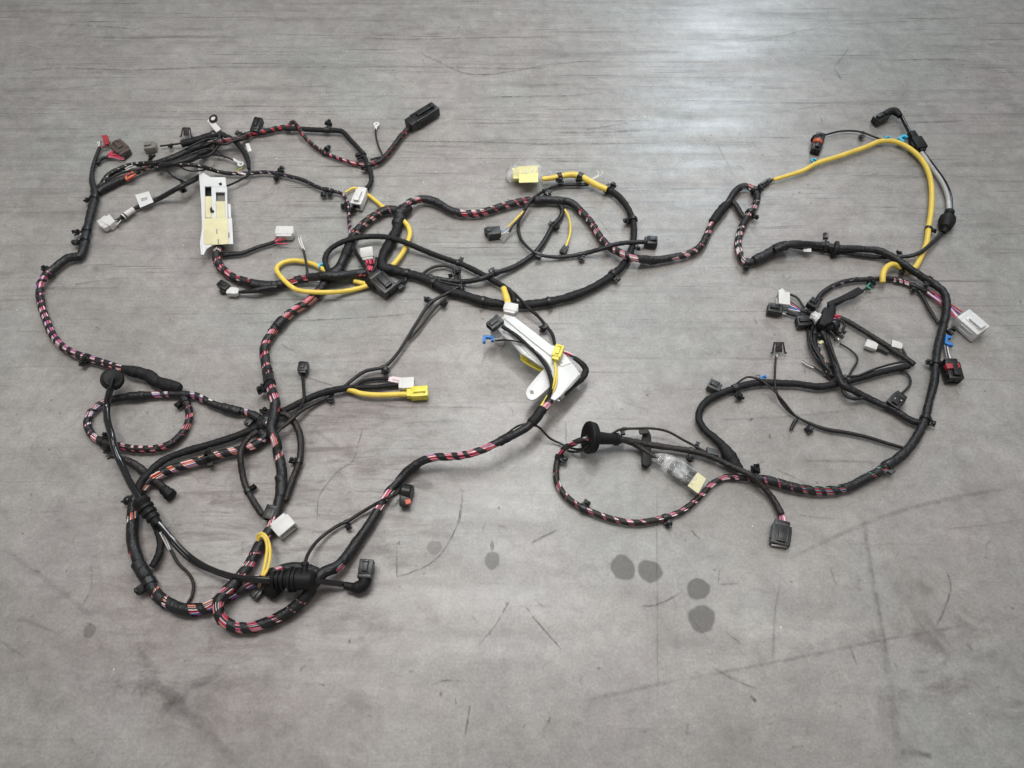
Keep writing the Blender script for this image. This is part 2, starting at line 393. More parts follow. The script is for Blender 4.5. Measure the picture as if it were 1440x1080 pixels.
hair = [
    ([(512, 594), (505, 620), (496, 648), (478, 660), (462, 678), (448, 700), (446, 738)], 1.2, 0.9),
    ([(558, 762), (558, 786), (558, 810), (561, 810), (580, 804), (605, 792), (625, 772), (642, 740), (648, 712), (649, 690)], 1.3, 1.0),
    ([(645, 740), (650, 710), (650, 690)], 1.0, 0.8),
    ([(719, 840), (705, 865), (690, 888), (668, 912)], 1.2, 0.8), ([(735, 847), (752, 870), (772, 893), (792, 916)], 1.3, 0.8),
    ([(747, 764), (760, 756), (786, 744)], 2.2, 0.9), ([(900, 852), (925, 850), (960, 832)], 1.6, 0.7),
    ([(1330, 800), (1337, 825), (1327, 860), (1314, 885)], 1.6, 0.7), ([(1168, 798), (1172, 812), (1178, 826)], 1.4, 0.7),
    ([(1002, 938), (1030, 954), (1066, 970)], 1.6, 0.7), ([(1020, 888), (1042, 905)], 1.6, 0.7), ([(1055, 978), (1064, 987)], 3, 0.9),
    ([(1195, 908), (1205, 935)], 1.4, 0.6), ([(654, 1035), (658, 1010), (661, 990)], 1.8, 0.8), ([(610, 962), (625, 957), (650, 957)], 1.4, 0.7),
    ([(128, 792), (128, 825), (116, 852)], 1.2, 0.6), ([(40, 800), (58, 804)], 1.4, 0.7), ([(92, 805), (95, 800)], 1.3, 0.5),
    ([(972, 745), (978, 752), (984, 758)], 1.6, 0.8), ([(1265, 1057), (1290, 1058), (1312, 1064)], 4, 0.8),
    ([(1010, 820), (1012, 800), (1009, 790)], 1.2, 0.6), ([(1010, 822), (1040, 820)], 1.6, 0.6),
    ([(585, 72), (620, 88), (655, 103), (690, 104), (730, 98), (780, 90), (830, 86), (876, 90)], 1.5, 0.9),
    ([(480, 94), (600, 94), (700, 96), (790, 95)], 1.5, 0.9), ([(500, 53), (580, 55), (700, 52), (790, 51)], 2.0, 0.7),
    ([(780, 186), (840, 186), (905, 183)], 2.6, 0.9), ([(820, 182), (850, 178), (888, 172)], 1.5, 0.8),
    ([(680, 137), (740, 135), (800, 134), (850, 130)], 1.6, 0.9), ([(485, 198), (640, 199), (760, 202), (930, 201)], 1.8, 0.8),
    ([(480, 168), (620, 167), (760, 170), (950, 169)], 1.6, 0.6),
    ([(1035, 60), (1090, 52), (1150, 40), (1195, 48)], 1.4, 0.7), ([(1193, 68), (1183, 82), (1172, 95)], 1.6, 0.9), ([(1172, 95), (1178, 103), (1183, 112)], 1.4, 0.8),
    ([(1095, 156), (1130, 152), (1170, 146)], 1.4, 0.6), ([(1250, 85), (1330, 83), (1378, 88)], 1.8, 0.8),
    ([(1205, 170), (1280, 172), (1365, 169)], 1.8, 0.7), ([(1170, 35), (1260, 30), (1395, 22)], 1.6, 0.6),
    ([(0, 102), (90, 95), (180, 98), (290, 94), (400, 94), (480, 93)], 1.6, 0.8), ([(60, 33), (130, 36), (200, 41)], 1.6, 0.8),
    ([(120, 52), (200, 53), (270, 50)], 2.0, 0.8), ([(0, 127), (60, 127), (170, 116)], 1.6, 0.6), ([(395, 118), (420, 122), (472, 119)], 1.4, 0.8),
    ([(60, 195), (140, 192), (205, 196)], 1.4, 0.5), ([(330, 228), (400, 226), (470, 229)], 1.4, 0.5),
    ([(40, 408), (80, 404), (130, 396), (180, 390)], 1.6, 0.6), ([(250, 385), (300, 383), (330, 382)], 1.4, 0.5),
    ([(340, 455), (440, 450), (520, 446), (590, 440)], 1.4, 0.8), ([(430, 530), (455, 538), (470, 543)], 1.4, 0.8),
    ([(395, 484), (405, 490), (416, 494)], 1.4, 0.7), ([(530, 568), (560, 572), (620, 572), (690, 574)], 1.6, 0.6),
    ([(655, 236), (690, 230), (720, 228)], 1.6, 0.5), ([(840, 304), (855, 325), (868, 336)], 1.3, 0.7), ([(826, 348), (834, 333)], 1.2, 0.6),
    ([(1010, 205), (1018, 220), (1032, 248)], 1.2, 0.6), ([(1097, 375), (1105, 392), (1115, 386)], 1.6, 0.6),
    ([(1220, 247), (1238, 243), (1255, 244)], 2.2, 0.6), ([(1090, 659), (1110, 668), (1135, 680)], 1.5, 0.7), ([(1120, 723), (1145, 727), (1175, 730)], 1.5, 0.6),
    ([(1200, 438), (1220, 424), (1250, 418), (1275, 420)], 1.2, 0.5), ([(795, 588), (796, 605), (796, 622)], 1.3, 0.8),
    ([(865, 560), (885, 568), (915, 578)], 1.3, 0.5), ([(1010, 590), (1060, 588), (1120, 584), (1220, 574)], 2.2, 0.45), ([(1130, 648), (1190, 648), (1250, 652)], 2.4, 0.45),
    ([(1440, 730), (1390, 738), (1330, 744)], 1.6, 0.5), ([(960, 850), (1000, 905)], 1.2, 0.35), ([(420, 690), (425, 660), (438, 640)], 1.5, 0.4)]
for pts, w, a in hair: scratch(pts, w * 1.1, a)
srng = np.random.default_rng(3)
for k in range(150):       # random short scuffs over the slab
    x, y = srng.uniform(0, 1440), srng.uniform(0, 1080)
    if y < 430 and srng.random() < 0.75:
        an = srng.normal(0, 0.05); ln = srng.uniform(20, 130); bend = 1.5; w_ = srng.uniform(0.8, 1.8)
    else:
        an = srng.uniform(-1.5, 1.5); ln = srng.uniform(3, 18); bend = ln * 0.25; w_ = srng.uniform(0.8, 2.2)
    dx, dy = math.cos(an) * ln / 2, math.sin(an) * ln / 2
    m_ = srng.normal(0, bend)
    scratch([(x - dx, y - dy), (x - dx * 0.3 - dy / ln * m_, y - dy * 0.3 + dx / ln * m_), (x + dx * 0.4 - dy / ln * m_ * 1.2, y + dy * 0.4 + dx / ln * m_ * 1.2), (x + dx, y + dy)], w_, srng.uniform(0.25, 0.7))
for k in range(34):        # long trowel lines across the far half
    x, y = srng.uniform(0, 1440), srng.uniform(4, 340)
    ln = srng.uniform(110, 420); sl = srng.normal(0, 0.012)
    scratch([(x - ln / 2, y - sl * ln / 2), (x - ln / 6, y + srng.normal(0, 1.2)), (x + ln / 6, y + srng.normal(0, 1.2)), (x + ln / 2, y + sl * ln / 2)], srng.uniform(0.9, 1.7), srng.uniform(0.4, 0.85), wob=0.3)
for k in range(90):        # small soiled spots
    x, y = srng.uniform(0, 1440), srng.uniform(250, 1080)
    q_ = srng.uniform(1.2, 5.0)
    stain(x, y, q_ * srng.uniform(0.8, 2.2), q_, srng.uniform(0.3, 0.9), 'smear', 'stain', 0.35)

# ------------------------------------------------------------------ the harness
harness = bpy.data.objects.new('wiring_harness', None); COL.objects.link(harness)
harness.location = (0, 0, 0)
harness['label'] = 'tangled car wiring harness of taped cable looms, connectors and yellow conduit on concrete floor'
harness['category'] = 'wiring harness'

GX0, GY0, CELL = -1.8, 0.0, 0.004
HF = np.zeros((920, 600))
SAMPLES = []      # (pos, tangent, radius) of every cable point
def hf_patch(x, y, r):
    i0 = max(0, int((x - r - GX0) / CELL)); i1 = min(919, int((x + r - GX0) / CELL) + 1)
    j0 = max(0, int((y - r - GY0) / CELL)); j1 = min(599, int((y + r - GY0) / CELL) + 1)
    xs = GX0 + (np.arange(i0, i1 + 1) + 0.5) * CELL - x; ys = GY0 + (np.arange(j0, j1 + 1) + 0.5) * CELL - y
    return slice(i0, i1 + 1), slice(j0, j1 + 1), xs[:, None] ** 2 + ys[None, :] ** 2
def hf_get(x, y, r):
    a, b, d2 = hf_patch(x, y, r)
    m = d2 <= max(r, CELL) ** 2
    return HF[a, b][m].max() if m.any() else 0.0
def hf_stamp(x, y, z, r):
    a, b, d2 = hf_patch(x, y, r)
    top = np.where(d2 < r * r, z + np.sqrt(np.maximum(r * r - d2, 0)), 0)
    HF[a, b] = np.maximum(HF[a, b], top)
def gsm(a, sig):
    k = np.exp(-0.5 * (np.arange(-3 * sig, 3 * sig + 1) / sig) ** 2); k /= k.sum()
    return np.convolve(np.pad(a, 3 * sig, mode='edge'), k, 'valid')

class Path: pass
def make_path(pts, r, lift=5.0, solve=True, step=0.003, wander=1.0, stamp=True):
    """pts (x, y[, lift in mm]) -> evenly spaced 3D centre line resting on what lies below"""
    P = np.array([(p[0], p[1], (p[2] if len(p) > 2 else lift)) for p in pts], float)
    D = catmull(P, 14)
    W = at_np(D[:, 0], D[:, 1], D[:, 2] / 1000 + r)
    L = np.concatenate([[0], np.cumsum(np.linalg.norm(np.diff(W, axis=0), axis=1))])
    n = max(4, int(L[-1] / step) + 1)
    s = np.linspace(0, L[-1], n)
    D = np.stack([np.interp(s, L, D[:, k]) for k in range(3)], axis=1)
    base = D[:, 2] / 1000 + r
    W = at_np(D[:, 0], D[:, 1], base)
    z = base.copy()
    if solve and n > 8:
        req = np.array([hf_get(x, y, r * 0.7) for x, y in W[:, :2]])
        req = np.where(req > 0.001, req + r * 0.92, base)
        e = np.minimum(np.arange(n), np.arange(n)[::-1]) * step
        req = base + np.maximum(0, req - base) * np.clip((e - 0.012) / 0.03, 0, 1)
        dl = np.array([req[max(0, i - 8):i + 9].max() for i in range(n)])
        z = np.maximum(gsm(dl, 7), base)
        W = at_np(D[:, 0], D[:, 1], z)
    if wander and n > 12:
        q = gsm(nrng.normal(0, 1, n), 8); W[:, 0] += q * 0.0022 * wander
        q = gsm(nrng.normal(0, 1, n), 8); W[:, 1] += q * 0.0022 * wander
    # light smoothing then even spacing again
    for k in range(3): 
        if n > 10: W[:, k] = gsm(W[:, k], 1)
    T = np.gradient(W, axis=0); T /= np.linalg.norm(T, axis=1)[:, None] + 1e-12
    B = np.array([0, 0, 1.0]) - T * T[:, 2:3]; B /= np.linalg.norm(B, axis=1)[:, None] + 1e-12
    Nn = np.cross(B, T)
    p = Path(); p.W, p.T, p.N, p.B, p.px, p.r = W, T, Nn, B, D[:, :2], r
    seg = np.linalg.norm(np.diff(W, axis=0), axis=1)
    p.s = np.concatenate([[0], np.cumsum(seg)]); p.n = n
    if stamp:
        for i in range(0, n, 1): hf_stamp(W[i, 0], W[i, 1], W[i, 2], r)
        for i in range(n): SAMPLES.append((W[i], T[i], r))
    return p
def on_path(p, s):
    o = [np.stack([np.interp(s, p.s, A[:, k]) for k in range(3)], axis=1) for A in (p.W, p.N, p.B)]
    return o
def tube(mb, p, rad, seg=12, cap=True, col=None, off=None):
    """rad: array or (n, seg) array"""
    n = p.n
    a = np.linspace(0, 2 * np.pi, seg, endpoint=False)
    rad = np.asarray(rad, float)
    if rad.ndim == 0: rad = np.full(n, float(rad))
    if rad.ndim == 1: rad = rad[:, None] * np.ones(seg)
    C = p.W if off is None else p.W + off
    V = C[:, None, :] + p.N[:, None, :] * (np.cos(a) * rad)[:, :, None] + p.B[:, None, :] * (np.sin(a) * rad)[:, :, None]
    F = []
    for i in range(n - 1):
        for j in range(seg):
            k = (j + 1) % seg
            F.append((i * seg + j, i * seg + k, (i + 1) * seg + k, (i + 1) * seg + j))
    V = V.reshape(-1, 3)
    if cap:
        F.append(tuple(range(seg - 1, -1, -1))); F.append(tuple((n - 1) * seg + j for j in range(seg)))
    mb.add(V, F, col)

def prof(p, taper):
    if not taper: return np.ones(p.n)
    t = p.s / p.s[-1]
    return np.interp(t, [q[0] for q in taper], [q[1] for q in taper])
def taped(pts, r, mat='tape', name='taped_cable', lift=5, taper=None, lump=1.0, solve=True, label=None, parent=None, seg=14, wander=1.0):
    """cable wrapped all over in overlapping tape; the turns show as ridges"""
    r /= 1000
    p = make_path(pts, r, lift, solve, wander=wander)
    a = np.linspace(0, 2 * np.pi, seg, endpoint=False)
    pitch = max(0.012, r * 2.4)
    ph = (p.s[:, None] / pitch + (gsm(nrng.normal(0, 1, p.n), 6)[:, None] if p.n > 20 else 0) - a[None, :] / (2 * np.pi) + rng.random()) % 1.0
    ridge = 0.11 * (1 - ph) ** 1.6
    nz = gsm(nrng.normal(0, 1, p.n), 4) * 0.13 * lump if p.n > 14 else np.zeros(p.n)
    lob = 0.05 * lump * np.cos(2 * a[None, :] + np.cumsum(nrng.normal(0, 0.15, p.n))[:, None])
    fine = nrng.normal(0, 0.020, (p.n, seg))
    rad = r * (0.95 + ridge * min(1, r / 0.004) + nz[:, None] + lob + fine) * prof(p, taper)[:, None]
    e = np.minimum(np.arange(p.n), np.arange(p.n)[::-1])
    rad *= np.where(e < 1, 0.86, 1.0)[:, None]
    mb = MB(); tube(mb, p, rad, seg)
    return mb.build(name, M[mat], parent or harness, label=label, angle=70)
def smooth_tube(pts, r, mat, name='conduit', lift=5, taper=None, solve=True, label=None, parent=None, seg=12, wob=0.03, wander=1.0):
    r /= 1000
    p = make_path(pts, r, lift, solve, wander=wander)
    nz = gsm(nrng.normal(0, 1, p.n), 4) * wob if p.n > 14 else np.zeros(p.n)
    rad = r * (1 + nz) * prof(p, taper)
    mb = MB(); tube(mb, p, rad, seg)
    return mb.build(name, M[mat], parent or harness, label=label, angle=60)

WC = {'pink': (0.66, 0.19, 0.27), 'rose': (0.68, 0.36, 0.38), 'hot': (0.64, 0.06, 0.15), 'white': (0.80, 0.76, 0.74), 'red': (0.55, 0.03, 0.04), 'purple': (0.22, 0.09, 0.38),
      'lilac': (0.42, 0.22, 0.42), 'blue': (0.05, 0.16, 0.50), 'sky': (0.15, 0.38, 0.60), 'orange': (0.72, 0.28, 0.12), 'peach': (0.70, 0.42, 0.30),
      'black': (0.02, 0.02, 0.02), 'brown': (0.11, 0.05, 0.03), 'yellow': (0.7, 0.52, 0.12), 'green': (0.05, 0.25, 0.10), 'grey': (0.30, 0.30, 0.30), 'cream': (0.68, 0.58, 0.40)}
PINK = 'pink white black hot white pink rose white black pink rose brown white hot pink black'.split()
MIX = 'pink white rose hot black pink white red rose white purple black orange hot white pink'.split()
WARM = 'peach white pink orange black cream pink black white peach brown pink'.split()
RAIN = 'pink white blue hot rose red white orange black pink sky white purple orange rose blue'.split()
REDS = 'red hot white red black pink hot black red white'.split()
DARK = 'black brown grey black white black lilac black'.split()
SOLID = []     # (x, y, radius in picture px): the tape covers everything here

def bundle(pts, r, pal=PINK, lift=5, cover=0.58, pitch=2.7, taper=None, name='wire_bundle', label=None, tape='tape', solve=True, bare=False, nw=None, wander=1.0, hand=1):
    """loom of coloured wires under an open spiral of tape"""
    r /= 1000
    p = make_path(pts, r, lift, solve, wander=wander)
    tp = prof(p, taper)
    nw = nw or (24 if r > 0.009 else 18 if r > 0.007 else 12 if r > 0.005 else 9)
    core = r * 0.86
    wr = core * math.sin(math.pi / nw) / (1 + math.sin(math.pi / nw)) * 1.12
    mb = MB()
    # dark core so that no light shows between the wires
    tube(mb, p, (core - wr * 1.3) * tp, 8, col=(0.02, 0.02, 0.02))
    pl = list(pal) * 3; pl = pl[:max(nw, len(pal))]; rng.shuffle(pl); cols = [WC[q] for q in pl[:nw]]
    twist = p.s / (r * 26) * rng.choice((-1, 1)) + rng.random() * 6
    for k in range(nw):
        wob = gsm(nrng.normal(0, 1, p.n), 8) * 0.9 if p.n > 26 else np.zeros(p.n)
        ang = twist + 2 * np.pi * k / nw + wob
        rr = (core - wr) * tp * (1.02 + 0.16 * (gsm(nrng.normal(0, 1, p.n), 6) if p.n > 20 else 0))
        off = p.N * (np.cos(ang) * rr)[:, None] + p.B * (np.sin(ang) * rr)[:, None]
        c = np.array(cols[k]) * rng.uniform(0.7, 1.1)
        tube(mb, p, wr, 6, cap=True, col=c, off=off)
    ob = mb.build(name, M['wires'], harness, label=label, angle=None)
    if bare: return ob, p
    # spiral tape
    pt = pitch * r
    L = p.s[-1]
    m = 18
    U = np.arange(-m, int((L / pt + 1) * m) + 1)
    s0 = U / m * pt
    s0 = s0 + gsm(nrng.normal(0, 1, len(s0)), 12) * pt * 0.75 if len(s0) > 90 else s0
    px = np.stack([np.interp(np.clip(s0 + pt * 0.4, 0, L), p.s, p.px[:, k]) for k in range(2)], axis=1)
    cv = cover + (gsm(nrng.normal(0, 1, len(U)), 9) * 0.85 if len(U) > 60 else 0)
    cv = np.clip(cv - 0.04, 0.28, 1.05)
    for sx, sy, sr in SOLID:
        dd = np.hypot(px[:, 0] - sx, px[:, 1] - sy)
        cv = np.where(dd < sr, 1.3, cv)
    ang = hand * U / m * 2 * np.pi + rng.random() * 6
    nv = 5
    grid = []
    for j in range(nv):
        q = j / (nv - 1)
        s = np.clip(s0 + q * cv * pt, 0, L)
        Wp, Np, Bp = on_path(p, s)
        edge = (0.985 if j == 0 else 1.045 if j == nv - 1 else 1.03)
        rr = r * edge * np.interp(s, p.s, tp) * (1 + nrng.normal(0, 0.020, len(s)))
        grid.append(Wp + Np * (np.cos(ang) * rr)[:, None] + Bp * (np.sin(ang) * rr)[:, None])
    n = len(U); F = []
    smin, smax = s0, s0 + cv * pt
    for j in range(nv - 1):
        for i in range(n - 1):
            if smax[i] < 0.0005 or smin[i] > L - 0.0005: continue
            F.append((j * n + i, j * n + i + 1, (j + 1) * n + i + 1, (j + 1) * n + i))
    tb = MB(); tb.add(np.vstack(grid), F)
    t = tb.build('spiral_tape', M[tape], ob, angle=None)
    return ob, p
def sleeve(pts, r, mat='tape', taper=None, lift=5, name='tape_sleeve', solve=False, label=None):
    return taped(pts, r, mat, name, lift, taper or [(0, 0.9), (0.06, 1), (0.94, 1), (1, 0.9)], 0.6, solve, label, wander=0)
def wires(pts, n, r, pal, spread=2.0, lift=6, name='exposed_wires', solve=False, end_spread=None, mat='wires'):
    """a fan of single wires"""
    r /= 1000
    mb = MB(); es = spread if end_spread is None else end_spread
    p0 = np.array(pts, float)
    for k in range(n):
        q = []
        for i, t in enumerate(np.linspace(0, 1, len(pts))):
            w = spread + (es - spread) * t
            b = (k - (n - 1) / 2) / max(1, n - 1) * 2
            d = p0[min(i + 1, len(pts) - 1)][:2] - p0[max(i - 1, 0)][:2]
            d = d / (np.linalg.norm(d) + 1e-6)
            j = rng.uniform(-0.25, 0.25) * w
            lf = (pts[i][2] if len(pts[i]) > 2 else lift) + rng.uniform(0, 2.5)
            q.append((pts[i][0] - d[1] * (b * w + j), pts[i][1] + d[0] * (b * w + j), lf))
        p = make_path(q, r, lift, solve, wander=0.3, stamp=(k == 0))
        tube(mb, p, r, 6, col=WC[pal[k % len(pal)]])
    return mb.build(name, M['wires'], harness, angle=None)

# ---- solid shapes
def frame(A, B, roll=0.0):
    X = (B - A).normalized()
    Z = Vector((0, 0, 1)); Z = (Z - X * Z.dot(X)).normalized()
    Y = Z.cross(X)
    Mx = Matrix((X, Y, Z)).transposed().to_4x4()
    return Matrix.Translation(A) @ Mx @ Matrix.Rotation(roll, 4, 'X')
def cbox(mb, Mx, x0, x1, y0, y1, z0, z1, bev=0.0008, cavity=None):
    bm = bmesh.new()
    bmesh.ops.create_cube(bm, size=1.0)
    for v in bm.verts:
        v.co = Vector((x0 + (v.co.x + 0.5) * (x1 - x0), y0 + (v.co.y + 0.5) * (y1 - y0), z0 + (v.co.z + 0.5) * (z1 - z0)))
    if bev: 
        bev = min(bev, 0.3 * min(abs(x1 - x0), abs(y1 - y0), abs(z1 - z0)))
        bmesh.ops.bevel(bm, geom=list(bm.edges), offset=bev, segments=2, affect='EDGES', profile=0.6)
    if cavity:
        bm.faces.ensure_lookup_table()
        f = max(bm.faces, key=lambda q: q.calc_center_median().x * 1000 + q.calc_area())
        f = max([q for q in bm.faces if q.normal.x > 0.99] or [f], key=lambda q: q.calc_area())
        th = cavity[0]
        bmesh.ops.inset_region(bm, faces=[f], thickness=th)
        r_ = bmesh.ops.extrude_face_region(bm, geom=[f])
        bmesh.ops.translate(bm, verts=[g for g in r_['geom'] if isinstance(g, bmesh.types.BMVert)], vec=(-cavity[1], 0, 0))
        if f.is_valid: bm.faces.remove(f)
    mb.bm(bm, Mx)
def lathe(mb, A, B, profile, seg=24, squash=1.0):
    Mx = frame(A, B); L = (B - A).length
    vs, fs = [], []
    for t, r in profile:
        for k in range(seg):
            a = 2 * math.pi * k / seg
            vs.append(tuple(Mx @ Vector((t * L, math.cos(a) * r, math.sin(a) * r * squash))))
    n = len(profile)
    for i in range(n - 1):
        for k in range(seg):
            q = (k + 1) % seg
            fs.append((i * seg + k, i * seg + q, (i + 1) * seg + q, (i + 1) * seg + k))
    fs.append(tuple(range(seg - 1, -1, -1))); fs.append(tuple((n - 1) * seg + k for k in range(seg)))
    mb.add(vs, fs)
def slab(poly, zt, th, mat, name, parent=None, label=None, bev=0.0008):
    """flat piece cut to an outline; zt top height (mm, number or one per corner), th thickness (mm)"""
    n = len(poly)
    zs = [zt] * n if isinstance(zt, (int, float)) else zt
    top = [at(x, y, z / 1000) for (x, y), z in zip(poly, zs)]
    bm = bmesh.new()
    bot = [bm.verts.new(v - Vector((0, 0, th / 1000))) for v in top]
    f = bm.faces.new(bot)
    r_ = bmesh.ops.extrude_face_region(bm, geom=[f])
    nv = [g for g in r_['geom'] if isinstance(g, bmesh.types.BMVert)]
    bmesh.ops.translate(bm, verts=nv, vec=(0, 0, th / 1000))
    bmesh.ops.recalc_face_normals(bm, faces=bm.faces)
    if bev and th / 1000 > bev * 2.2:
        bmesh.ops.bevel(bm, geom=list(bm.edges), offset=bev, segments=2, affect='EDGES', profile=0.6)
    mb = MB(); mb.bm(bm)
    return mb.build(name, M[mat] if isinstance(mat, str) else mat, parent or harness, label=label, angle=30)

def strip(pa, za, pb, zb, th, mat, name, parent):
    A = [at(x, y, z / 1000) for (x, y), z in zip(pa, za)]; B = [at(x, y, z / 1000) for (x, y), z in zip(pb, zb)]
    n = len(A); mid = [(a_ + b_) / 2 for a_, b_ in zip(A, B)]
    mb = MB(); mb.add([tuple(v) for v in A + mid + B], [(r_ * n + i, r_ * n + i + 1, (r_ + 1) * n + i + 1, (r_ + 1) * n + i) for r_ in range(2) for i in range(n - 1)])
    o = mb.build(name, M[mat], parent, angle=40)
    sm = o.modifiers.new('thickness', 'SOLIDIFY'); sm.thickness = th / 1000; sm.offset = 0
    return o

def connector(a, b, w, h, mat, z=None, label=None, name='connector', roll=0.0, latch=True, ribs=2, cells=0, rear=0.85, z2=None, latch_mat=None, insert='dgrey', seal=None):
    """plug: a = picture point where the wires go in, b = mating face; w, h in mm"""
    w /= 1000; h /= 1000
    zz = (h / 2 + 0.002) if z is None else z / 1000
    A = at(a[0], a[1], zz); B = at(b[0], b[1], zz if z2 is None else z2 / 1000)
    L = (B - A).length; Mx = frame(A, B, roll)
    mb = MB()
    cbox(mb, Mx, L * 0.2, L, -w / 2, w / 2, -h / 2, h / 2, min(w, h) * 0.09, (min(w, h) * 0.13, L * 0.42))
    for k in range(ribs):
        yy = (-0.5 + (k + 0.5) / ribs) * w * 0.86
        cbox(mb, Mx, L * 0.26, L * 0.9, yy - w * 0.03, yy + w * 0.03, h * 0.48, h * 0.56, 0.0003)
        for sgn in (-1, 1):
            zz_ = (-0.5 + (k + 0.5) / ribs) * h * 0.8
            cbox(mb, Mx, L * 0.3, L * 0.8, sgn * w * 0.49 - w * 0.04, sgn * w * 0.49 + w * 0.04, zz_ - h * 0.05, zz_ + h * 0.05, 0.0003)
    ob = mb.build(name, M[mat], harness, label=label)
    m2 = MB(); cbox(m2, Mx, 0, L * 0.24, -w / 2 * rear, w / 2 * rear, -h / 2 * rear, h / 2 * rear, min(w, h) * 0.12)
    m2.build('wire_seal', M[seal or mat], ob)
    if latch:
        m3 = MB()
        cbox(m3, Mx, L * 0.34, L * 0.88, -w * 0.17, w * 0.17, h * 0.58, h * 0.72, 0.0006)
        cbox(m3, Mx, L * 0.8, L * 0.9, -w * 0.22, w * 0.22, h * 0.5, h * 0.80, 0.0005)
        cbox(m3, Mx, L * 0.34, L * 0.42, -w * 0.17, w * 0.17, h * 0.46, h * 0.66, 0.0004)
        m3.build('latch', M[latch_mat or mat], ob)
    if cells:
        m4 = MB()
        for k in range(cells):
            y0 = (-0.5 + (k + 0.5) / cells) * w * 0.8
            cbox(m4, Mx, L * 0.55, L * 0.97, y0 - w * 0.30 / cells, y0 + w * 0.30 / cells, -h * 0.28, h * 0.28, 0.0004)
        m4.build('contact_block', M[insert], ob)
    return ob

def clip(px, py, style='tab', size=1.0, mat='plastic', lab=None):
    """plastic retainer strapped round the nearest cable, its head where the picture shows it"""
    h0 = at(px, py, 0.012)
    best = min(SAMPLES, key=lambda q: (q[0][0] - h0.x) ** 2 + (q[0][1] - h0.y) ** 2 + 0.3 * (q[0][2] - 0.012) ** 2)
    P, T, r = Vector(best[0]), Vector(best[1]), best[2]
    H = at(px, py, max(P.z, 0.009 * size))
    d = H - P; d.z = 0
    if d.length < 0.004: d = Vector((-T.y, T.x, 0)) * 0.004
    d = d - T * d.dot(T)
    if d.length < 0.002: d = Vector((-T.y, T.x, 0))
    d.normalize()
    Z = Vector((0, 0, 1)); X = d; Y = Z.cross(X)
    dist = max(r + 0.006, (H - P).dot(d))
    H = P + d * dist + T * (H - P).dot(T)
    Mx = Matrix((X, Y, Z)).transposed().to_4x4(); Mx.translation = H
    Mx = Mx @ Matrix.Rotation(rng.uniform(-0.5, 0.5), 4, 'X') @ Matrix.Rotation(rng.uniform(-0.35, 0.35), 4, 'Y')
    s = 0.001 * size
    mb = MB()
    if style == 'tab':
        cbox(mb, Mx, -6 * s, 7 * s, -7 * s, 7 * s, -2 * s, 2.5 * s, 0.0009)
        cbox(mb, Mx, -2 * s, 5 * s, -4 * s, 4 * s, 2.5 * s, 8 * s, 0.0009, None)
        cbox(mb, Mx, -7 * s, -3 * s, -8.5 * s, 8.5 * s, -4 * s, 4.5 * s, 0.0009)
    elif style == 'round':
        o = Mx.translation; ax = (Mx.to_3x3() @ Vector((0.45, 0, 1))).normalized()
        lathe(mb, o - ax * 3 * s, o + ax * 7 * s, [(0, 4 * s), (0.02, 8.0 * s), (0.2, 9 * s), (0.26, 8 * s), (0.24, 3.2 * s), (0.6, 3.2 * s), (0.62, 5.2 * s), (0.7, 5.4 * s), (0.8, 3 * s), (1, 2.2 * s)], 14)
        for k in range(3):
            Mk = Mx @ Matrix.Rotation(k * 2.1 + rng.random(), 4, 'Z')
            cbox(mb, Mk, 4 * s, 10.5 * s, -2.2 * s, 2.2 * s, -2.5 * s, 1.5 * s, 0.0006)
        cbox(mb, Mx, -9 * s, 2 * s, -3.5 * s, 3.5 * s, -3 * s, 3 * s, 0.0008)
    elif style == 'edge':
        cbox(mb, Mx, -6 * s, 8 * s, -6 * s, 6 * s, -4 * s, -1.5 * s, 0.0006)
        cbox(mb, Mx, -6 * s, 8 * s, -6 * s, 6 * s, 3 * s, 5.5 * s, 0.0006)
        cbox(mb, Mx, -6 * s, -2.5 * s, -6 * s, 6 * s, -4 * s, 5.5 * s, 0.0006)
        cbox(mb, Mx, 4 * s, 8 * s, -2.5 * s, 2.5 * s, 5 * s, 9 * s, 0.0006)
    else:
        cbox(mb, Mx, -8 * s, 3 * s, -5 * s, 5 * s, -2.5 * s, 4 * s, 0.0009)
    # neck back to the cable
    A = H; B = P
    if (A - B).length > 0.004:
        cbox(mb, frame(A, B), 0, (A - B).length, -2.6 * s, 2.6 * s, -1.6 * s, 1.6 * s, 0.0005)
    ob = mb.build('retaining_clip', M[mat], harness, label=lab)
    m2 = MB()
    lathe(m2, P - T * 0.0045 * size, P + T * 0.0045 * size, [(0, r * 1.04), (0.02, r * 1.16 + 0.0008), (0.98, r * 1.16 + 0.0008), (1, r * 1.04)], 18)
    m2.build('strap', M['plastic'], ob)
    return ob

# ================================================================== cables, lowest first
T_ = taped
SOLID += [(325, 576, 24), (190, 557, 26), (262, 556, 12), (396, 690, 36), (393, 655, 0), (150, 622, 12), (612, 284, 26), (780, 282, 34), (700, 622, 12), (735, 605, 26),
          (918, 366, 22), (1012, 300, 26), (1034, 270, 8), (1062, 270, 8), (1053, 313, 9), (370, 402, 26), (445, 388, 8), (478, 388, 26), (476, 380, 10), (490, 350, 22), (393, 455, 6),
          (570, 664, 28), (497, 770, 26), (520, 735, 8), (378, 532, 8), (200, 800, 20), (186, 752, 14), (440, 806, 26), (420, 797, 30), (190, 697, 18), (381, 590, 22), (300, 643, 6), (252, 850, 14), (430, 842, 8)]
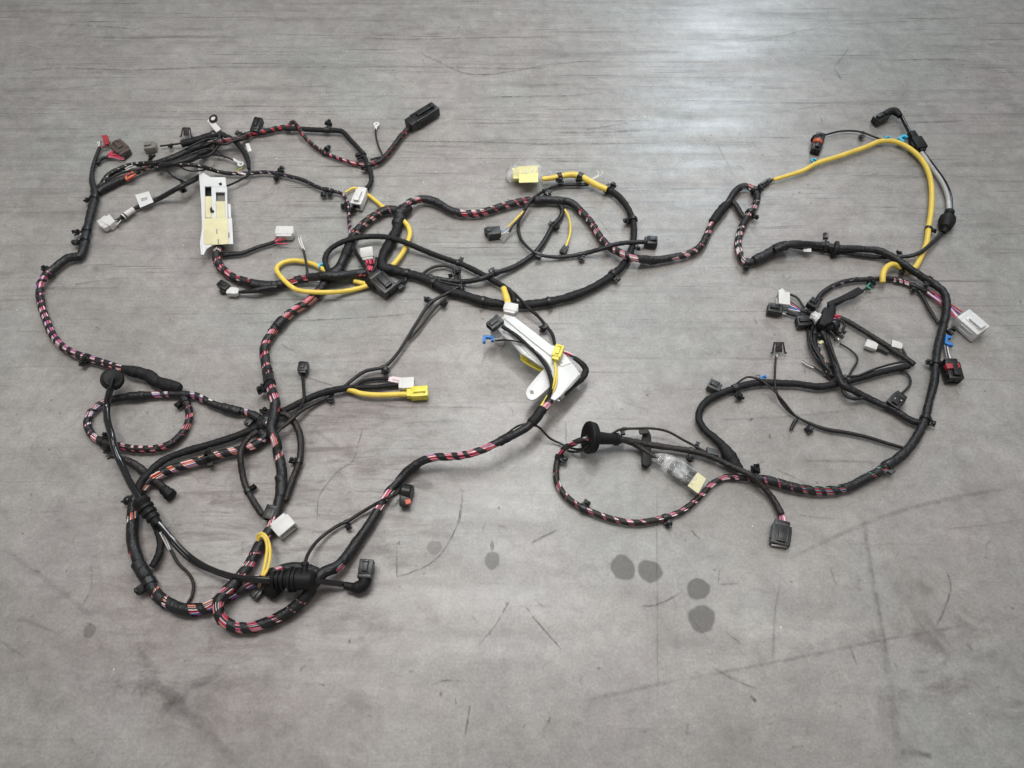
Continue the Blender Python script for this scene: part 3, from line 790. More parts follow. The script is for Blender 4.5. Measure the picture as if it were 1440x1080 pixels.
# --- lower left coils
bundle([(377, 600), (369, 619), (346, 631), (319, 636), (294, 643), (267, 652), (242, 660), (215, 673), (200, 687), (190, 704), (187, 721), (186, 742), (188, 769), (197, 794), (208, 815), (222, 838), (243, 852), (264, 858), (285, 857), (304, 848), (322, 838), (341, 827), (364, 815), (390, 803), (410, 798), (431, 800), (452, 808)], 11.0, RAIN, cover=0.62, pitch=2.9, taper=[(0, 0.8), (0.2, 0.82), (0.33, 1.0), (0.75, 1.0), (1, 0.85)],
       label='thick striped wire bundle looping round the lower left')
bundle([(387, 560), (386, 583), (381, 604), (387, 619), (392, 642), (396, 662), (396, 687), (392, 708), (388, 722), (381, 742), (366, 765), (354, 790), (343, 805), (327, 823), (314, 836), (307, 850), (310, 866), (320, 877), (337, 883), (358, 881), (385, 871), (410, 857), (429, 840), (440, 824), (454, 806), (475, 797), (487, 783), (502, 762), (520, 736), (533, 715), (547, 692), (558, 680), (576, 660), (595, 648, 16), (615, 643, 24), (645, 642, 34), (670, 636, 42), (694, 625, 45), (717, 614, 46), (742, 600, 46), (758, 583, 46), (774, 563, 46)], 10.6, MIX + ['red'], cover=0.62, pitch=2.8, lift=5, taper=[(0, 0.95), (0.15, 0.98), (0.55, 0.98), (0.64, 0.84), (0.8, 0.74), (1, 0.76)],
       label='long striped wire bundle from junction to white bracket')
# coil on the left
bundle([(372, 596), (360, 586), (346, 580), (325, 576), (300, 568), (277, 557), (258, 555), (233, 555), (204, 556), (179, 558), (154, 562), (140, 569), (129, 578), (123, 592), (126, 606), (135, 617), (150, 624), (167, 628), (190, 632), (212, 632), (233, 628), (250, 617), (263, 600), (267, 583), (263, 568), (257, 559)], 7.8, MIX + ['purple', 'lilac'], cover=0.60, label='small round coil of striped wire bundle on the left')
# left trunk
T_([(135, 266), (133, 280), (126, 307), (120, 330), (117, 350), (112, 360), (98, 362), (86, 369), (71, 382), (64, 388)], 9.4, 'tape', lift=6, lump=1.5)
bundle([(70, 383), (61, 391), (56, 402), (56, 414), (59, 430), (64, 447), (71, 467), (81, 481), (92, 490), (109, 499), (123, 504), (144, 510), (165, 517), (180, 521)], 8.6, MIX + ['purple', 'blue'], cover=0.62)
T_([(172, 519), (185, 522), (198, 525), (210, 529), (219, 536), (232, 540), (245, 543), (256, 547)], 12.5, 'cloth', 'tape_wrapped_end', lump=1.6, taper=[(0, 0.65), (0.2, 1.0), (0.5, 1.05), (0.62, 0.88), (0.8, 1.1), (0.95, 1.0), (1, 0.7)], label='crumpled black tape wrapped cable end')
# black branches near the lower left
T_([(364, 598), (354, 604), (321, 617), (287, 627), (254, 637), (229, 648), (208, 666), (196, 682), (194, 700), (202, 716), (212, 728), (221, 744), (226, 763), (222, 782), (211, 798)], 7.0, 'cloth', lift=8, lump=1.4)
T_([(150, 645, 26), (157, 642, 20), (169, 645, 14), (187, 652, 10), (204, 665, 6), (225, 683, 6), (236, 693, 8)], 8.5, 'brown', taper=[(0, 0.25), (0.1, 0.35), (0.2, 0.9), (1, 1)], label='black taped stub crossing under the bundle', solve=False)
T_([(360, 607), (346, 619), (338, 636), (340, 660), (346, 685), (357, 707), (369, 726)], 6.0, 'brown')
T_([(384, 588), (394, 582), (404, 584), (414, 594), (421, 610), (423, 629), (420, 652), (411, 675), (404, 695), (400, 706)], 6.5, 'brown', lift=6)
T_([(378, 604), (395, 602), (409, 591), (422, 579), (440, 568), (457, 560), (470, 552)], 4.2, 'brown')
T_([(388, 584), (401, 577), (422, 566), (442, 557), (463, 550), (484, 546), (500, 545)], 7.0, 'cloth', lift=8)
T_([(414, 587), (421, 576), (427, 562), (427, 545), (425, 526)], 3.4, 'cloth', lift=9)
# main vertical trunk
bundle([(562, 297), (545, 295), (528, 303), (512, 315), (497, 331), (492, 345), (485, 361), (476, 378), (462, 391), (449, 410), (432, 426), (412, 438), (393, 455), (380, 472), (372, 489), (373, 507), (377, 525), (380, 541), (384, 555), (388, 570), (386, 588)], 10.4, PINK + ['cream', 'peach', 'orange', 'red'], cover=0.64, label='thick striped trunk running down from the upper junction')
bundle([(311, 346, 10), (305, 355), (305, 365), (312, 378), (325, 389), (338, 394), (352, 398), (372, 401), (391, 401), (414, 395), (437, 390), (457, 388), (478, 388), (503, 385), (522, 382)], 10, PINK + ['red', 'orange'], cover=0.64, lift=4)
T_([(564, 302), (560, 314), (555, 330), (545, 348), (538, 362), (538, 376), (552, 379), (566, 383), (587, 388), (605, 395), (625, 406), (650, 414), (675, 422), (700, 427), (725, 429), (754, 427), (783, 422), (808, 415), (833, 404), (858, 389), (876, 373), (887, 354), (891, 333), (890, 312), (881, 291), (869, 276), (853, 266)], 9.6, 'cloth', lump=1.3, taper=[(0, 1.25), (0.1, 1.3), (0.2, 1.1), (0.6, 1.0), (0.8, 0.86), (1, 0.82)], lift=5, label='thick black cloth taped loop in the centre')
# junction lumps
T_([(576, 290), (566, 296), (555, 300)], 16, 'tape', 'tape_junction', lift=0, solve=False, taper=[(0, 0.7), (0.5, 1.05), (1, 0.75)])
T_([(560, 296), (562, 306), (558, 318)], 15, 'tape', 'tape_junction', lift=0, solve=False, taper=[(0, 0.75), (0.5, 1.0), (1, 0.9)])
T_([(455, 392), (467, 387), (480, 376)], 14.5, 'tape', 'tape_junction', lift=3, solve=False, taper=[(0, 0.7), (0.5, 1.05), (1, 0.8)])
T_([(362, 600), (374, 594), (388, 584)], 16, 'tape', 'tape_junction', lift=4, solve=False, taper=[(0, 0.6), (0.5, 1.1), (1, 0.7)])
T_([(386, 574), (383, 588), (379, 604)], 14.5, 'tape', 'tape_junction', lift=6, solve=False, taper=[(0, 0.7), (0.5, 1.05), (1, 0.8)])
T_([(366, 606), (374, 612), (385, 606)], 11, 'tape', 'tape_junction', lift=4, solve=False)
# right hand trunk from the junction
bundle([(568, 293), (576, 285), (591, 280), (606, 282), (618, 287), (631, 295), (648, 300), (673, 300), (694, 294), (717, 287), (742, 282), (767, 281), (787, 282), (804, 285), (817, 297), (831, 313), (842, 331), (854, 345), (873, 356), (892, 363), (918, 366), (943, 363), (968, 357), (985, 346), (993, 332), (1000, 317), (1012, 299), (1025, 284), (1032, 272), (1040, 264), (1052, 262), (1061, 268), (1064, 279), (1060, 292), (1050, 307), (1041, 325), (1038, 345), (1042, 361), (1050, 370), (1060, 367), (1077, 359), (1093, 349)], 9.5, PINK + ['grey', 'white', 'red'], cover=0.64, taper=[(0, 1.0), (0.5, 0.95), (0.6, 0.86), (1, 0.9)], label='long striped trunk running to the small loop at centre right')
T_([(1027, 281), (1035, 289), (1043, 302), (1050, 308)], 7, 'brown')
# yellow conduits left
smooth_tube([(520, 402), (503, 406), (478, 410), (445, 411), (420, 408), (406, 400), (394, 388), (389, 378), (397, 370), (414, 366), (437, 370), (449, 375), (460, 381)], 5.6, 'yellow', 'yellow_conduit', label='yellow conduit loop under the striped bundle')
smooth_tube([(519, 400), (508, 398), (498, 396)], 5.4, 'yellow', 'yellow_conduit')
smooth_tube([(484, 272), (490, 268), (499, 265), (514, 272), (528, 282), (543, 294)], 5.0, 'yellow', 'yellow_conduit', taper=[(0, 0.55), (0.4, 0.9), (1, 1)])
smooth_tube([(567, 310), (574, 318), (577, 329), (573, 342), (565, 358), (551, 376)], 6.0, 'yellow', 'yellow_conduit', lift=9)
smooth_tube([(486, 548), (498, 551), (509, 554), (534, 556), (562, 555), (575, 554)], 5.8, 'yellow', 'yellow_conduit', lift=10, solve=False)
smooth_tube([(854, 267), (842, 262), (829, 255), (818, 249), (808, 246), (798, 246), (777, 250), (762, 252)], 8.2, 'yellow', 'yellow_conduit', lift=14, taper=[(0, 0.95), (0.5, 1.0), (0.75, 0.85), (1, 0.7)], wob=0.06)
# black loop across the middle
T_([(463, 382), (457, 366), (464, 351), (482, 340), (507, 334), (537, 333), (564, 339), (591, 350), (620, 361), (648, 371), (673, 383), (692, 394), (708, 403), (720, 413), (724, 426)], 6.4, 'cloth', lift=10, lump=1.3)
smooth_tube([(708, 405, 26), (712, 418, 34), (716, 433, 44)], 7.5, 'yellow', 'yellow_conduit', solve=False, taper=[(0, 0.9), (0.5, 1.05), (1, 0.9)])
T_([(722, 411), (733, 422), (746, 435), (758, 446), (768, 458), (777, 470), (780, 484)], 3.6, 'cloth', lift=10)
T_([(785, 284), (791, 294), (788, 306), (777, 319), (769, 333), (760, 347), (750, 358), (733, 370), (717, 378), (694, 385), (675, 392), (654, 396), (631, 395), (610, 391), (597, 390)], 6.0, 'tape')
T_([(592, 388), (600, 381), (612, 375), (627, 374), (640, 380), (645, 388), (647, 398)], 3.6, 'brown', lift=8)
T_([(645, 404), (636, 409), (620, 417), (607, 425), (597, 437), (582, 460), (570, 480), (557, 499), (541, 515), (526, 519), (513, 522), (497, 533), (483, 546)], 3.8, 'tape', lift=12)
T_([(630, 415), (620, 424), (612, 433), (601, 447), (589, 463), (573, 478)], 2.8, 'tape', lift=6)
T_([(829, 260), (808, 260), (787, 261), (771, 266), (755, 275), (745, 284), (735, 300), (728, 315), (731, 333), (740, 345), (754, 356), (773, 361), (794, 361), (819, 357), (846, 350), (867, 344), (885, 341), (909, 340)], 4.4, 'tape', taper=[(0, 1), (0.3, 0.8), (0.6, 0.9), (0.8, 1.25), (1, 1.2)])
smooth_tube([(741, 291), (733, 301), (722, 312), (712, 321)], 3.6, 'yellow', 'yellow_wire', lift=10, taper=[(0, 1), (1, 0.5)])
T_([(740, 292), (732, 306), (720, 318), (715, 326)], 2.6, 'brown')
smooth_tube([(793, 294), (799, 304), (802, 318), (801, 332), (796, 347)], 2.8, 'yellow', 'yellow_wire', lift=10)
# branches right of the lower junction
T_([(495, 546), (505, 545), (530, 544), (548, 542), (563, 541)], 5.0, 'cloth')
T_([(494, 546), (503, 540), (513, 535), (530, 533), (548, 533)], 3.8, 'cloth')
# upper left cluster
T_([(133, 268), (130, 258), (129, 247), (132, 230), (137, 215), (140, 206)], 6.0, 'tape', taper=[(0, 1.3), (0.4, 1.0), (1, 0.7)])
T_([(136, 231), (140, 225), (146, 222), (156, 220)], 4.6, 'tape')
T_([(136, 270), (146, 264), (160, 257), (174, 251), (187, 246)], 9.0, 'tape', taper=[(0, 0.9), (0.4, 1.15), (1, 0.8)], lift=3)
bundle([(180, 249), (190, 243), (205, 236), (221, 230), (236, 224)], 6.5, ['orange', 'red', 'orange', 'black', 'black', 'brown', 'white'], cover=0.60, lift=6)
bundle([(137, 266), (144, 258), (152, 247), (168, 238), (186, 232), (207, 230), (225, 228), (244, 221)], 6.5, DARK, cover=0.75, lift=6)
T_([(222, 230), (244, 222), (265, 213), (286, 205), (299, 207)], 9.0, 'tape', lump=1.5, taper=[(0, 0.8), (0.6, 1.1), (0.85, 1.3), (1, 0.9)])
T_([(224, 234), (245, 230), (268, 224), (285, 215), (298, 208)], 8.0, 'tape', lump=1.5)
T_([(255, 203, 14), (280, 196, 14), (305, 189, 14), (318, 191, 10)], 10.0, 'cloth', taper=[(0, 0.95), (0.1, 1), (0.8, 1.0), (1, 0.8)], lump=0.6, solve=False)
bundle([(296, 208), (312, 199), (337, 195), (353, 188), (370, 186), (391, 181), (408, 179)], 7.5, REDS, cover=0.62)
T_([(400, 180), (418, 181), (432, 182), (453, 183), (478, 184), (486, 189), (492, 196), (503, 208), (512, 220), (517, 234), (522, 247), (521, 258), (515, 267)], 6.2, 'cloth', lift=9)
bundle([(408, 178), (412, 171), (418, 177), (428, 192), (441, 205), (455, 214), (476, 223), (497, 230), (514, 233)], 5.2, REDS, cover=0.66, pitch=4.2)
bundle([(514, 233), (524, 231), (535, 226), (547, 214), (557, 202), (564, 192), (572, 183), (579, 174)], 7.0, REDS, cover=0.78, lift=7)
T_([(539, 221), (530, 222), (520, 225)], 3.0, 'tape')
smooth_tube([(539, 221), (533, 208), (529, 194), (528, 182)], 2.4, 'tape', 'single_wire', lift=8)
bundle([(228, 232), (248, 232), (269, 232), (286, 235), (302, 240), (321, 244), (347, 244), (370, 242), (389, 244), (407, 248), (428, 254), (449, 264), (470, 270)], 5.0, DARK + ['white'], cover=0.82, pitch=4.5, lift=8)
bundle([(468, 269), (480, 272), (487, 281), (490, 296), (491, 312), (494, 330)], 4.2, DARK + ['pink', 'white'], cover=0.78, pitch=5, lift=8)
T_([(309, 184), (308, 194), (304, 203), (298, 210)], 4.0, 'brown', lift=16)
T_([(312, 191), (322, 193), (332, 200), (343, 213), (349, 226), (350, 238)], 6.2, 'cloth', lift=18, taper=[(0, 1), (0.75, 1.05), (1, 0.6)], solve=False)
T_([(350, 235), (349, 246), (338, 253), (326, 259), (316, 263)], 2.8, 'cloth', lift=14)
smooth_tube([(351, 238, 16), (352, 226, 22), (350, 213, 22)], 1.8, 'grey', 'single_wire', solve=False)
smooth_tube([(296, 217), (308, 218), (320, 221), (328, 225)], 2.0, 'tape', 'single_wire', lift=12)
smooth_tube([(230, 233), (238, 243), (248, 251), (261, 256), (272, 257)], 2.2, 'tape', 'single_wire', lift=10)
T_([(286, 246, 10), (277, 251), (261, 259), (244, 268), (223, 280), (202, 288), (190, 293), (178, 301), (166, 311)], 5.8, 'tape', taper=[(0, 1.2), (0.5, 1.05), (1, 0.7)])
smooth_tube([(257, 201, 14), (240, 204, 10), (224, 206, 8)], 2.3, 'tape', 'single_wire', solve=False)
T_([(312, 360), (322, 358), (341, 356), (362, 348), (382, 342), (394, 337)], 5.2, 'tape', taper=[(0, 1.2), (1, 0.8)])
T_([(391, 404), (374, 405), (360, 408), (345, 410), (334, 411)], 6.0, 'tape', taper=[(0, 1), (0.5, 1.1), (1, 0.55)])
T_([(434, 391), (432, 376), (430, 364), (427, 350)], 2.8, 'tape', lift=26)
T_([(492, 343), (500, 354), (507, 366), (516, 380), (522, 392)], 4.6, 'brown', lift=12)
T_([(520, 364), (522, 374), (524, 386)], 6.0, 'cloth', lift=8)
# sleeves on the trunks
for pts, r_, m_ in (([(311, 572), (325, 576), (340, 579)], 9.4, 'tape'), ([(178, 558), (190, 557), (205, 556)], 9.6, 'tape'), ([(900, 364), (914, 366), (925, 366)], 10.2, 'cloth'),
                    ([(1001, 314), (1011, 300), (1022, 287)], 10.6, 'cloth'), ([(1059, 367), (1077, 359), (1093, 349), (1108, 344)], 12, 'tape'), ([(558, 680), (572, 664), (590, 650)], 9.6, 'brown'),
                    ([(488, 783), (500, 765), (505, 757)], 10.4, 'brown'), ([(700, 623, 46), (716, 614, 47), (724, 609, 47)], 9.2, 'cloth'), ([(746, 597, 47), (756, 585, 47), (764, 573, 47)], 10.2, 'cloth'),
                    ([(394, 668), (396, 682), (394, 702)], 11.4, 'tape'), ([(192, 790), (200, 803), (208, 815)], 12.4, 'tape'), ([(353, 399), (370, 402), (384, 402)], 11.2, 'tape'), ([(476, 389), (490, 387), (502, 385)], 10.6, 'cloth'),
                    ([(750, 282), (770, 281), (795, 283)], 10.6, 'tape'), ([(595, 280), (608, 282), (618, 287)], 10.4, 'tape'), ([(494, 335), (491, 347), (485, 361)], 11.6, 'cloth'),
                    ([(400, 448), (393, 455), (388, 461)], 11.8, 'tape'), ([(376, 520), (377, 528), (379, 537)], 11.4, 'cloth')):
    sleeve(pts, r_, m_, lift=5)
# lower middle: glossy conduit and its grommets
smooth_tube([(155, 545, 50), (152, 554, 44), (150, 569, 26), (151, 590, 28), (156, 610, 34), (162, 633, 32), (173, 658, 30), (185, 683, 40), (200, 707, 44)], 7.0, 'gloss', 'glossy_conduit', solve=False, label='glossy black conduit leading down from the round grommet')
smooth_tube([(218, 732, 34), (229, 742, 30), (247, 763, 24), (264, 780, 22), (285, 794, 24), (310, 805, 30), (335, 811, 40), (358, 813, 46), (386, 814, 46)], 4.6, 'gloss', 'glossy_cable', solve=False)
smooth_tube([(220, 736, 28), (232, 750, 20), (250, 771, 16), (267, 787, 15), (288, 799, 18), (312, 809, 24), (336, 815, 34), (360, 817, 40), (386, 817, 42)], 4.2, 'gloss', 'glossy_cable', solve=False)
smooth_tube([(440, 816, 44), (452, 818, 34), (465, 820, 22), (486, 823, 8)], 5.4, 'gloss', 'glossy_cable', solve=False)
smooth_tube([(429, 793, 56), (433, 780, 34), (443, 765, 18), (458, 751, 10), (477, 738, 8), (489, 733, 8), (506, 722, 8), (533, 706, 16), (548, 698, 26), (562, 691, 14)], 3.4, 'brown', 'thin_cable', solve=False)
for pts in (([(361, 758, 22), (364, 751, 30), (371, 751, 32), (377, 760, 30), (380, 777, 30), (377, 798, 34), (369, 812, 36)]), ([(363, 760, 24), (367, 753, 33), (373, 757, 34), (376, 770, 32), (374, 786, 32), (370, 800, 36), (366, 811, 38)])):
    smooth_tube(pts, 3.0, 'yellow', 'yellow_wire', solve=False)
wires([(367, 812, 36), (366, 820, 22), (363, 828, 8)], 2, 1.3, ['peach', 'peach'], 1.2)
smooth_tube([(239, 773), (250, 792), (264, 805), (272, 819), (271, 836), (265, 847), (259, 853, 14)], 2.9, 'brown', 'thin_cable', lift=4, solve=False)
wires([(226, 747, 26), (231, 757, 16), (239, 774, 5)], 3, 1.3, ['white', 'grey', 'white'], 2.2, end_spread=1.0)
# centre bracket cables
T_([(792, 495, 46), (804, 501, 44), (817, 510, 38), (824, 520, 30), (818, 532, 28), (804, 543, 36), (792, 554, 44)], 6.2, 'cloth', solve=False, taper=[(0, 0.6), (0.3, 0.9), (0.5, 1.1), (1, 1)])
smooth_tube([(748, 597), (735, 597), (726, 600), (716, 606, 40)], 2.0, 'brown', 'single_wire', lift=54, solve=False)
smooth_tube([(746, 597, 56), (758, 601, 36), (773, 616, 12), (787, 623, 6), (800, 629, 8), (815, 632, 18), (829, 627, 30)], 2.4, 'brown', 'thin_cable', solve=False)
# ---- right hand half
T_([(1147, 430), (1154, 415), (1169, 403), (1188, 396), (1211, 393), (1239, 392), (1263, 393), (1282, 401), (1301, 409), (1314, 416)], 5.4, 'brown', lift=5)
bundle([(1148, 428), (1154, 415), (1169, 403), (1188, 396), (1208, 393)], 5.8, DARK + ['red', 'white'], cover=0.72, pitch=4.5, lift=5, solve=False)
bundle([(1256, 393), (1270, 396), (1284, 402)], 5.8, ['white', 'pink', 'red', 'black', 'white'], cover=0.5, lift=5, solve=False)
wires([(1304, 410), (1318, 419), (1334, 431), (1349, 444)], 6, 1.6, ['red', 'purple', 'hot', 'white', 'lilac', 'red'], 2.2, lift=10, end_spread=5.5)
T_([(1290, 408), (1297, 417), (1304, 430), (1312, 443), (1321, 456)], 4.0, 'tape')
smooth_tube([(1242, 398, 16), (1242, 387, 22), (1246, 377, 24), (1255, 372, 20), (1264, 376, 8), (1277, 381, 4), (1287, 376, 4), (1296, 359, 6), (1303, 341), (1306, 320), (1309, 297), (1310, 268), (1305, 242), (1294, 222), (1277, 207), (1258, 199), (1237, 199), (1217, 207), (1183, 219), (1150, 229), (1129, 240), (1106, 247), (1087, 252)], 6.4, 'yellow', 'yellow_conduit', lift=8, solve=False, taper=[(0, 1.05), (0.5, 1.0), (0.85, 1.0), (1, 0.75)], label='long yellow conduit arching over the upper right')
T_([(1106, 346), (1129, 349), (1150, 352), (1178, 355), (1211, 359), (1239, 362), (1265, 361), (1280, 360), (1296, 354), (1315, 338), (1327, 324)], 4.6, 'tape', lift=4)
T_([(1088, 352), (1106, 344), (1131, 343), (1159, 345), (1178, 349), (1206, 350), (1235, 352), (1258, 363), (1277, 376), (1296, 389), (1315, 401), (1328, 413), (1331, 434), (1327, 455), (1320, 481), (1316, 509), (1313, 538), (1306, 566), (1301, 590), (1290, 612), (1276, 633), (1259, 648), (1241, 659)], 9.3, 'tape', lift=6, lump=1.4, taper=[(0, 0.9), (0.5, 1.0), (1, 1.0)], label='thick black taped trunk curving down the right side')
bundle([(1246, 657), (1230, 667), (1217, 673), (1196, 684), (1170, 690), (1142, 690), (1113, 685), (1083, 676), (1058, 672)], 9.3, ['pink', 'black', 'sky', 'black', 'white', 'hot', 'black', 'green', 'red', 'grey', 'black', 'pink'], cover=0.66, label='striped bundle on the lower right')
bundle([(1062, 673), (1038, 671), (1019, 671), (1002, 680), (985, 697), (968, 712), (952, 722), (927, 730), (893, 735), (860, 730), (839, 723), (818, 714), (797, 699), (785, 682), (782, 664), (784, 647), (789, 636, 14), (800, 626, 26), (817, 620, 40), (829, 617, 44)], 6.2, ['pink', 'black', 'pink', 'white', 'black', 'hot', 'black', 'brown'], cover=0.76, pitch=4.4, tape='brown', solve=False, label='thin striped loop below the round grommet')
T_([(868, 617, 30), (889, 621, 20), (918, 626, 14), (947, 630, 12), (977, 635, 12), (1000, 642, 12), (1020, 651, 12), (1039, 660, 16), (1055, 668, 22), (1071, 683, 14), (1085, 699, 6), (1094, 714, 5), (1099, 724, 5)], 6.4, 'brown', solve=False)
T_([(880, 620, 24), (893, 625, 18), (906, 633, 14), (920, 642, 12), (932, 650, 10)], 6.0, 'brown', solve=False)
smooth_tube([(858, 612, 36), (872, 604, 34), (893, 603, 30), (918, 603, 30), (939, 607, 26), (960, 618, 20), (981, 629, 16), (997, 637, 16)], 2.6, 'brown', 'thin_cable', solve=False)
smooth_tube([(793, 631, 6), (804, 635, 12), (818, 634, 22), (829, 626, 34)], 2.6, 'brown', 'thin_cable', solve=False)
T_([(1040, 662, 8), (1028, 645), (1017, 628), (1005, 616), (991, 604), (983, 589), (986, 574), (997, 562), (1018, 552), (1043, 543), (1068, 538), (1093, 539), (1122, 540), (1152, 544), (1177, 540), (1200, 534), (1227, 526), (1260, 518), (1280, 514)], 7.4, 'cloth', taper=[(0, 1.2), (0.05, 1.9), (0.1, 1.2), (0.16, 1), (0.8, 1), (1, 0.9)], lift=6)
T_([(1286, 513), (1277, 506), (1263, 497), (1239, 481), (1211, 463), (1186, 449), (1168, 443)], 5.8, 'brown', lift=6)
T_([(1150, 450), (1146, 465), (1145, 481), (1151, 500), (1162, 517), (1172, 531)], 6.6, 'cloth')
bundle([(1148, 490), (1151, 500), (1162, 517), (1170, 528)], 7.0, ['orange', 'peach', 'black', 'orange', 'black', 'black', 'pink'], cover=0.72, solve=False)
T_([(1152, 458), (1158, 468), (1164, 481), (1173, 509), (1183, 538), (1202, 550), (1230, 564), (1258, 577), (1279, 590), (1296, 595)], 7.4, 'tape')
T_([(1136, 456), (1136, 470), (1138, 486), (1147, 502), (1160, 516)], 2.4, 'tape')
T_([(1183, 541), (1189, 555), (1201, 561), (1217, 559)], 3.8, 'tape', lift=4)
smooth_tube([(1180, 483), (1197, 493), (1206, 505), (1199, 519), (1192, 533)], 2.2, 'tape', 'thin_cable')
smooth_tube([(1264, 520), (1277, 527), (1280, 540), (1268, 554)], 2.6, 'tape', 'thin_cable')
wires([(1128, 507), (1136, 512), (1145, 516)], 3, 1.2, ['grey', 'black', 'white'], 1.2)
smooth_tube([(1145, 516), (1156, 524), (1168, 533)], 2.2, 'tape', 'single_wire')
smooth_tube([(1092, 501), (1090, 520), (1090, 543), (1095, 560), (1106, 575), (1122, 587), (1143, 597), (1164, 604), (1189, 608), (1220, 615), (1250, 624), (1276, 631)], 2.9, 'brown', 'thin_cable', taper=[(0, 0.8), (0.45, 1.0), (0.6, 1.5), (1, 1.2)], lift=6)
smooth_tube([(1033, 543), (1042, 535), (1052, 530), (1066, 533), (1079, 541), (1091, 552), (1102, 564), (1118, 583), (1132, 592)], 2.3, 'brown', 'thin_cable', lift=6)
T_([(1131, 433), (1126, 425), (1120, 418), (1108, 414), (1100, 414)], 2.8, 'tape', lift=8)
T_([(1146, 447), (1136, 446), (1117, 443), (1103, 439)], 4.4, 'tape', lift=6)
T_([(1148, 440), (1136, 438), (1124, 436)], 4.6, 'tape', lift=6)
wires([(1128, 437), (1118, 433), (1108, 428)], 6, 1.3, ['white', 'blue', 'blue', 'white', 'red', 'black'], 1.2, end_spread=5)
T_([(1276, 506), (1271, 494), (1266, 488)], 2.8, 'tape', lift=6)
T_([(1250, 497), (1240, 491), (1230, 488)], 4.4, 'dgrey', lift=4)
# upper right
smooth_tube([(1156, 192), (1168, 188), (1180, 185), (1196, 184), (1212, 186), (1229, 192), (1246, 198)], 2.6, 'tape', 'thin_cable', lift=8)
smooth_tube([(1288, 199, 14), (1279, 186, 12), (1272, 173, 12), (1267, 164, 12)], 5.2, 'gloss', 'glossy_cable', solve=False)
smooth_tube([(1294, 212, 8), (1301, 223, 6), (1311, 237, 5), (1325, 257, 5), (1333, 276, 5), (1335, 298, 6)], 5.6, 'silver', 'grey_cable', solve=False, label='silver grey sleeved cable beside the yellow conduit')
smooth_tube([(1298, 213, 8), (1305, 222, 4), (1316, 237, 3), (1329, 256, 3), (1337, 276, 3), (1338, 298, 4)], 3.6, 'gloss', 'glossy_cable', solve=False)

# ================================================================== grommets and boots
mb = MB(); lathe(mb, at(155, 541, 0.022), at(159, 531, 0.060), [(0, 0.007), (0.25, 0.011), (0.45, 0.017), (0.55, 0.021), (0.62, 0.0228), (0.80, 0.0232), (0.86, 0.022), (0.88, 0.0202), (0.92, 0.0202), (0.96, 0.0182), (0.97, 0.009), (1.0, 0.007)], 44)
g = mb.build('round_grommet', M['rubber'], harness, label='round black rubber grommet on the left')
mb = MB(); cbox(mb, frame(at(154.5, 548, 0.060), at(158.5, 532, 0.066)), 0, 0.026, -0.0035, 0.0035, -0.006, 0.004, 0.002); mb.build('ridge', M['rubber'], g)
mb = MB(); A, B = at(196, 703, 0.046), at(222, 737, 0.034)
lathe(mb, A, B, [(t_, r_ * 0.84) for t_, r_ in [(0, 0.010), (0.03, 0.019), (0.13, 0.021), (0.2, 0.0185), (0.26, 0.0165), (0.3, 0.0195), (0.38, 0.0195), (0.42, 0.015), (0.5, 0.0175), (0.58, 0.0175), (0.62, 0.0135), (0.7, 0.0155), (0.78, 0.0155), (0.82, 0.012), (1, 0.010)]], 30)
mb.build('ribbed_boot', M['rubber'], harness, label='ribbed rubber boot on the glossy conduit')
mb = MB(); A, B = at(381, 814, 0.048), at(444, 816, 0.050)
lathe(mb, A, B, [(0, 0.009), (0.02, 0.014), (0.10, 0.015), (0.11, 0.012), (0.15, 0.012), (0.16, 0.0165), (0.20, 0.0165), (0.21, 0.013), (0.25, 0.013), (0.26, 0.0185), (0.31, 0.0185), (0.33, 0.015), (0.42, 0.016), (0.44, 0.0235), (0.48, 0.0235), (0.49, 0.020), (0.52, 0.020), (0.53, 0.0225), (0.57, 0.0225), (0.58, 0.0185), (0.92, 0.0175), (0.97, 0.014), (1, 0.009)], 32)
g = mb.build('cable_grommet', M['rubber'], harness, label='black ribbed cable grommet over the bundles')
mb = MB(); lathe(mb, at(428, 812, 0.056), at(429, 790, 0.062), [(0, 0.010), (0.35, 0.0095), (0.4, 0.006), (0.75, 0.006), (0.78, 0.0075), (1, 0.0065)], 18); mb.build('outlet_stub', M['rubber'], g)
mb = MB(); lathe(mb, at(377, 820, 0.016), at(393, 834, 0.010), [(0, 0.010), (0.1, 0.018), (0.4, 0.020), (0.9, 0.017), (1, 0.008)], 24); mb.build('outlet_boot', M['rubber'], g)
mb = MB(); A, B = at(825, 615, 0.050), at(873, 618, 0.026)
lathe(mb, A, B, [(0.13, 0.012), (0.10, 0.020), (0.03, 0.027), (0.0, 0.030), (0.02, 0.0325), (0.07, 0.0335), (0.11, 0.0325), (0.12, 0.030), (0.15, 0.030), (0.17, 0.0315), (0.21, 0.031), (0.24, 0.027), (0.27, 0.017), (0.32, 0.0135), (0.60, 0.0120), (0.80, 0.0115), (0.82, 0.0135), (0.9, 0.0135), (0.92, 0.011), (1.0, 0.009)], 44)
g = mb.build('round_grommet', M['rubber'], harness, label='large tilted rubber grommet disc at centre right')
mb = MB(); lathe(mb, at(1336, 296, 0.016), at(1327, 327, 0.014), [(0, 0.006), (0.05, 0.0115), (0.16, 0.0115), (0.2, 0.009), (0.27, 0.010), (0.36, 0.0185), (0.5, 0.0195), (0.62, 0.018), (0.8, 0.014), (0.86, 0.008), (1, 0.006)], 28)
mb.build('cable_grommet', M['rubber'], harness, label='black bulb grommet at the far right')
mb = MB(); lathe(mb, at(1167, 349, 0.016), at(1182, 353, 0.016), [(0, 0.011), (0.2, 0.012), (0.3, 0.020), (0.6, 0.021), (0.7, 0.013), (1, 0.011)], 28); mb.build('ring_grommet', M['rubber'], harness)
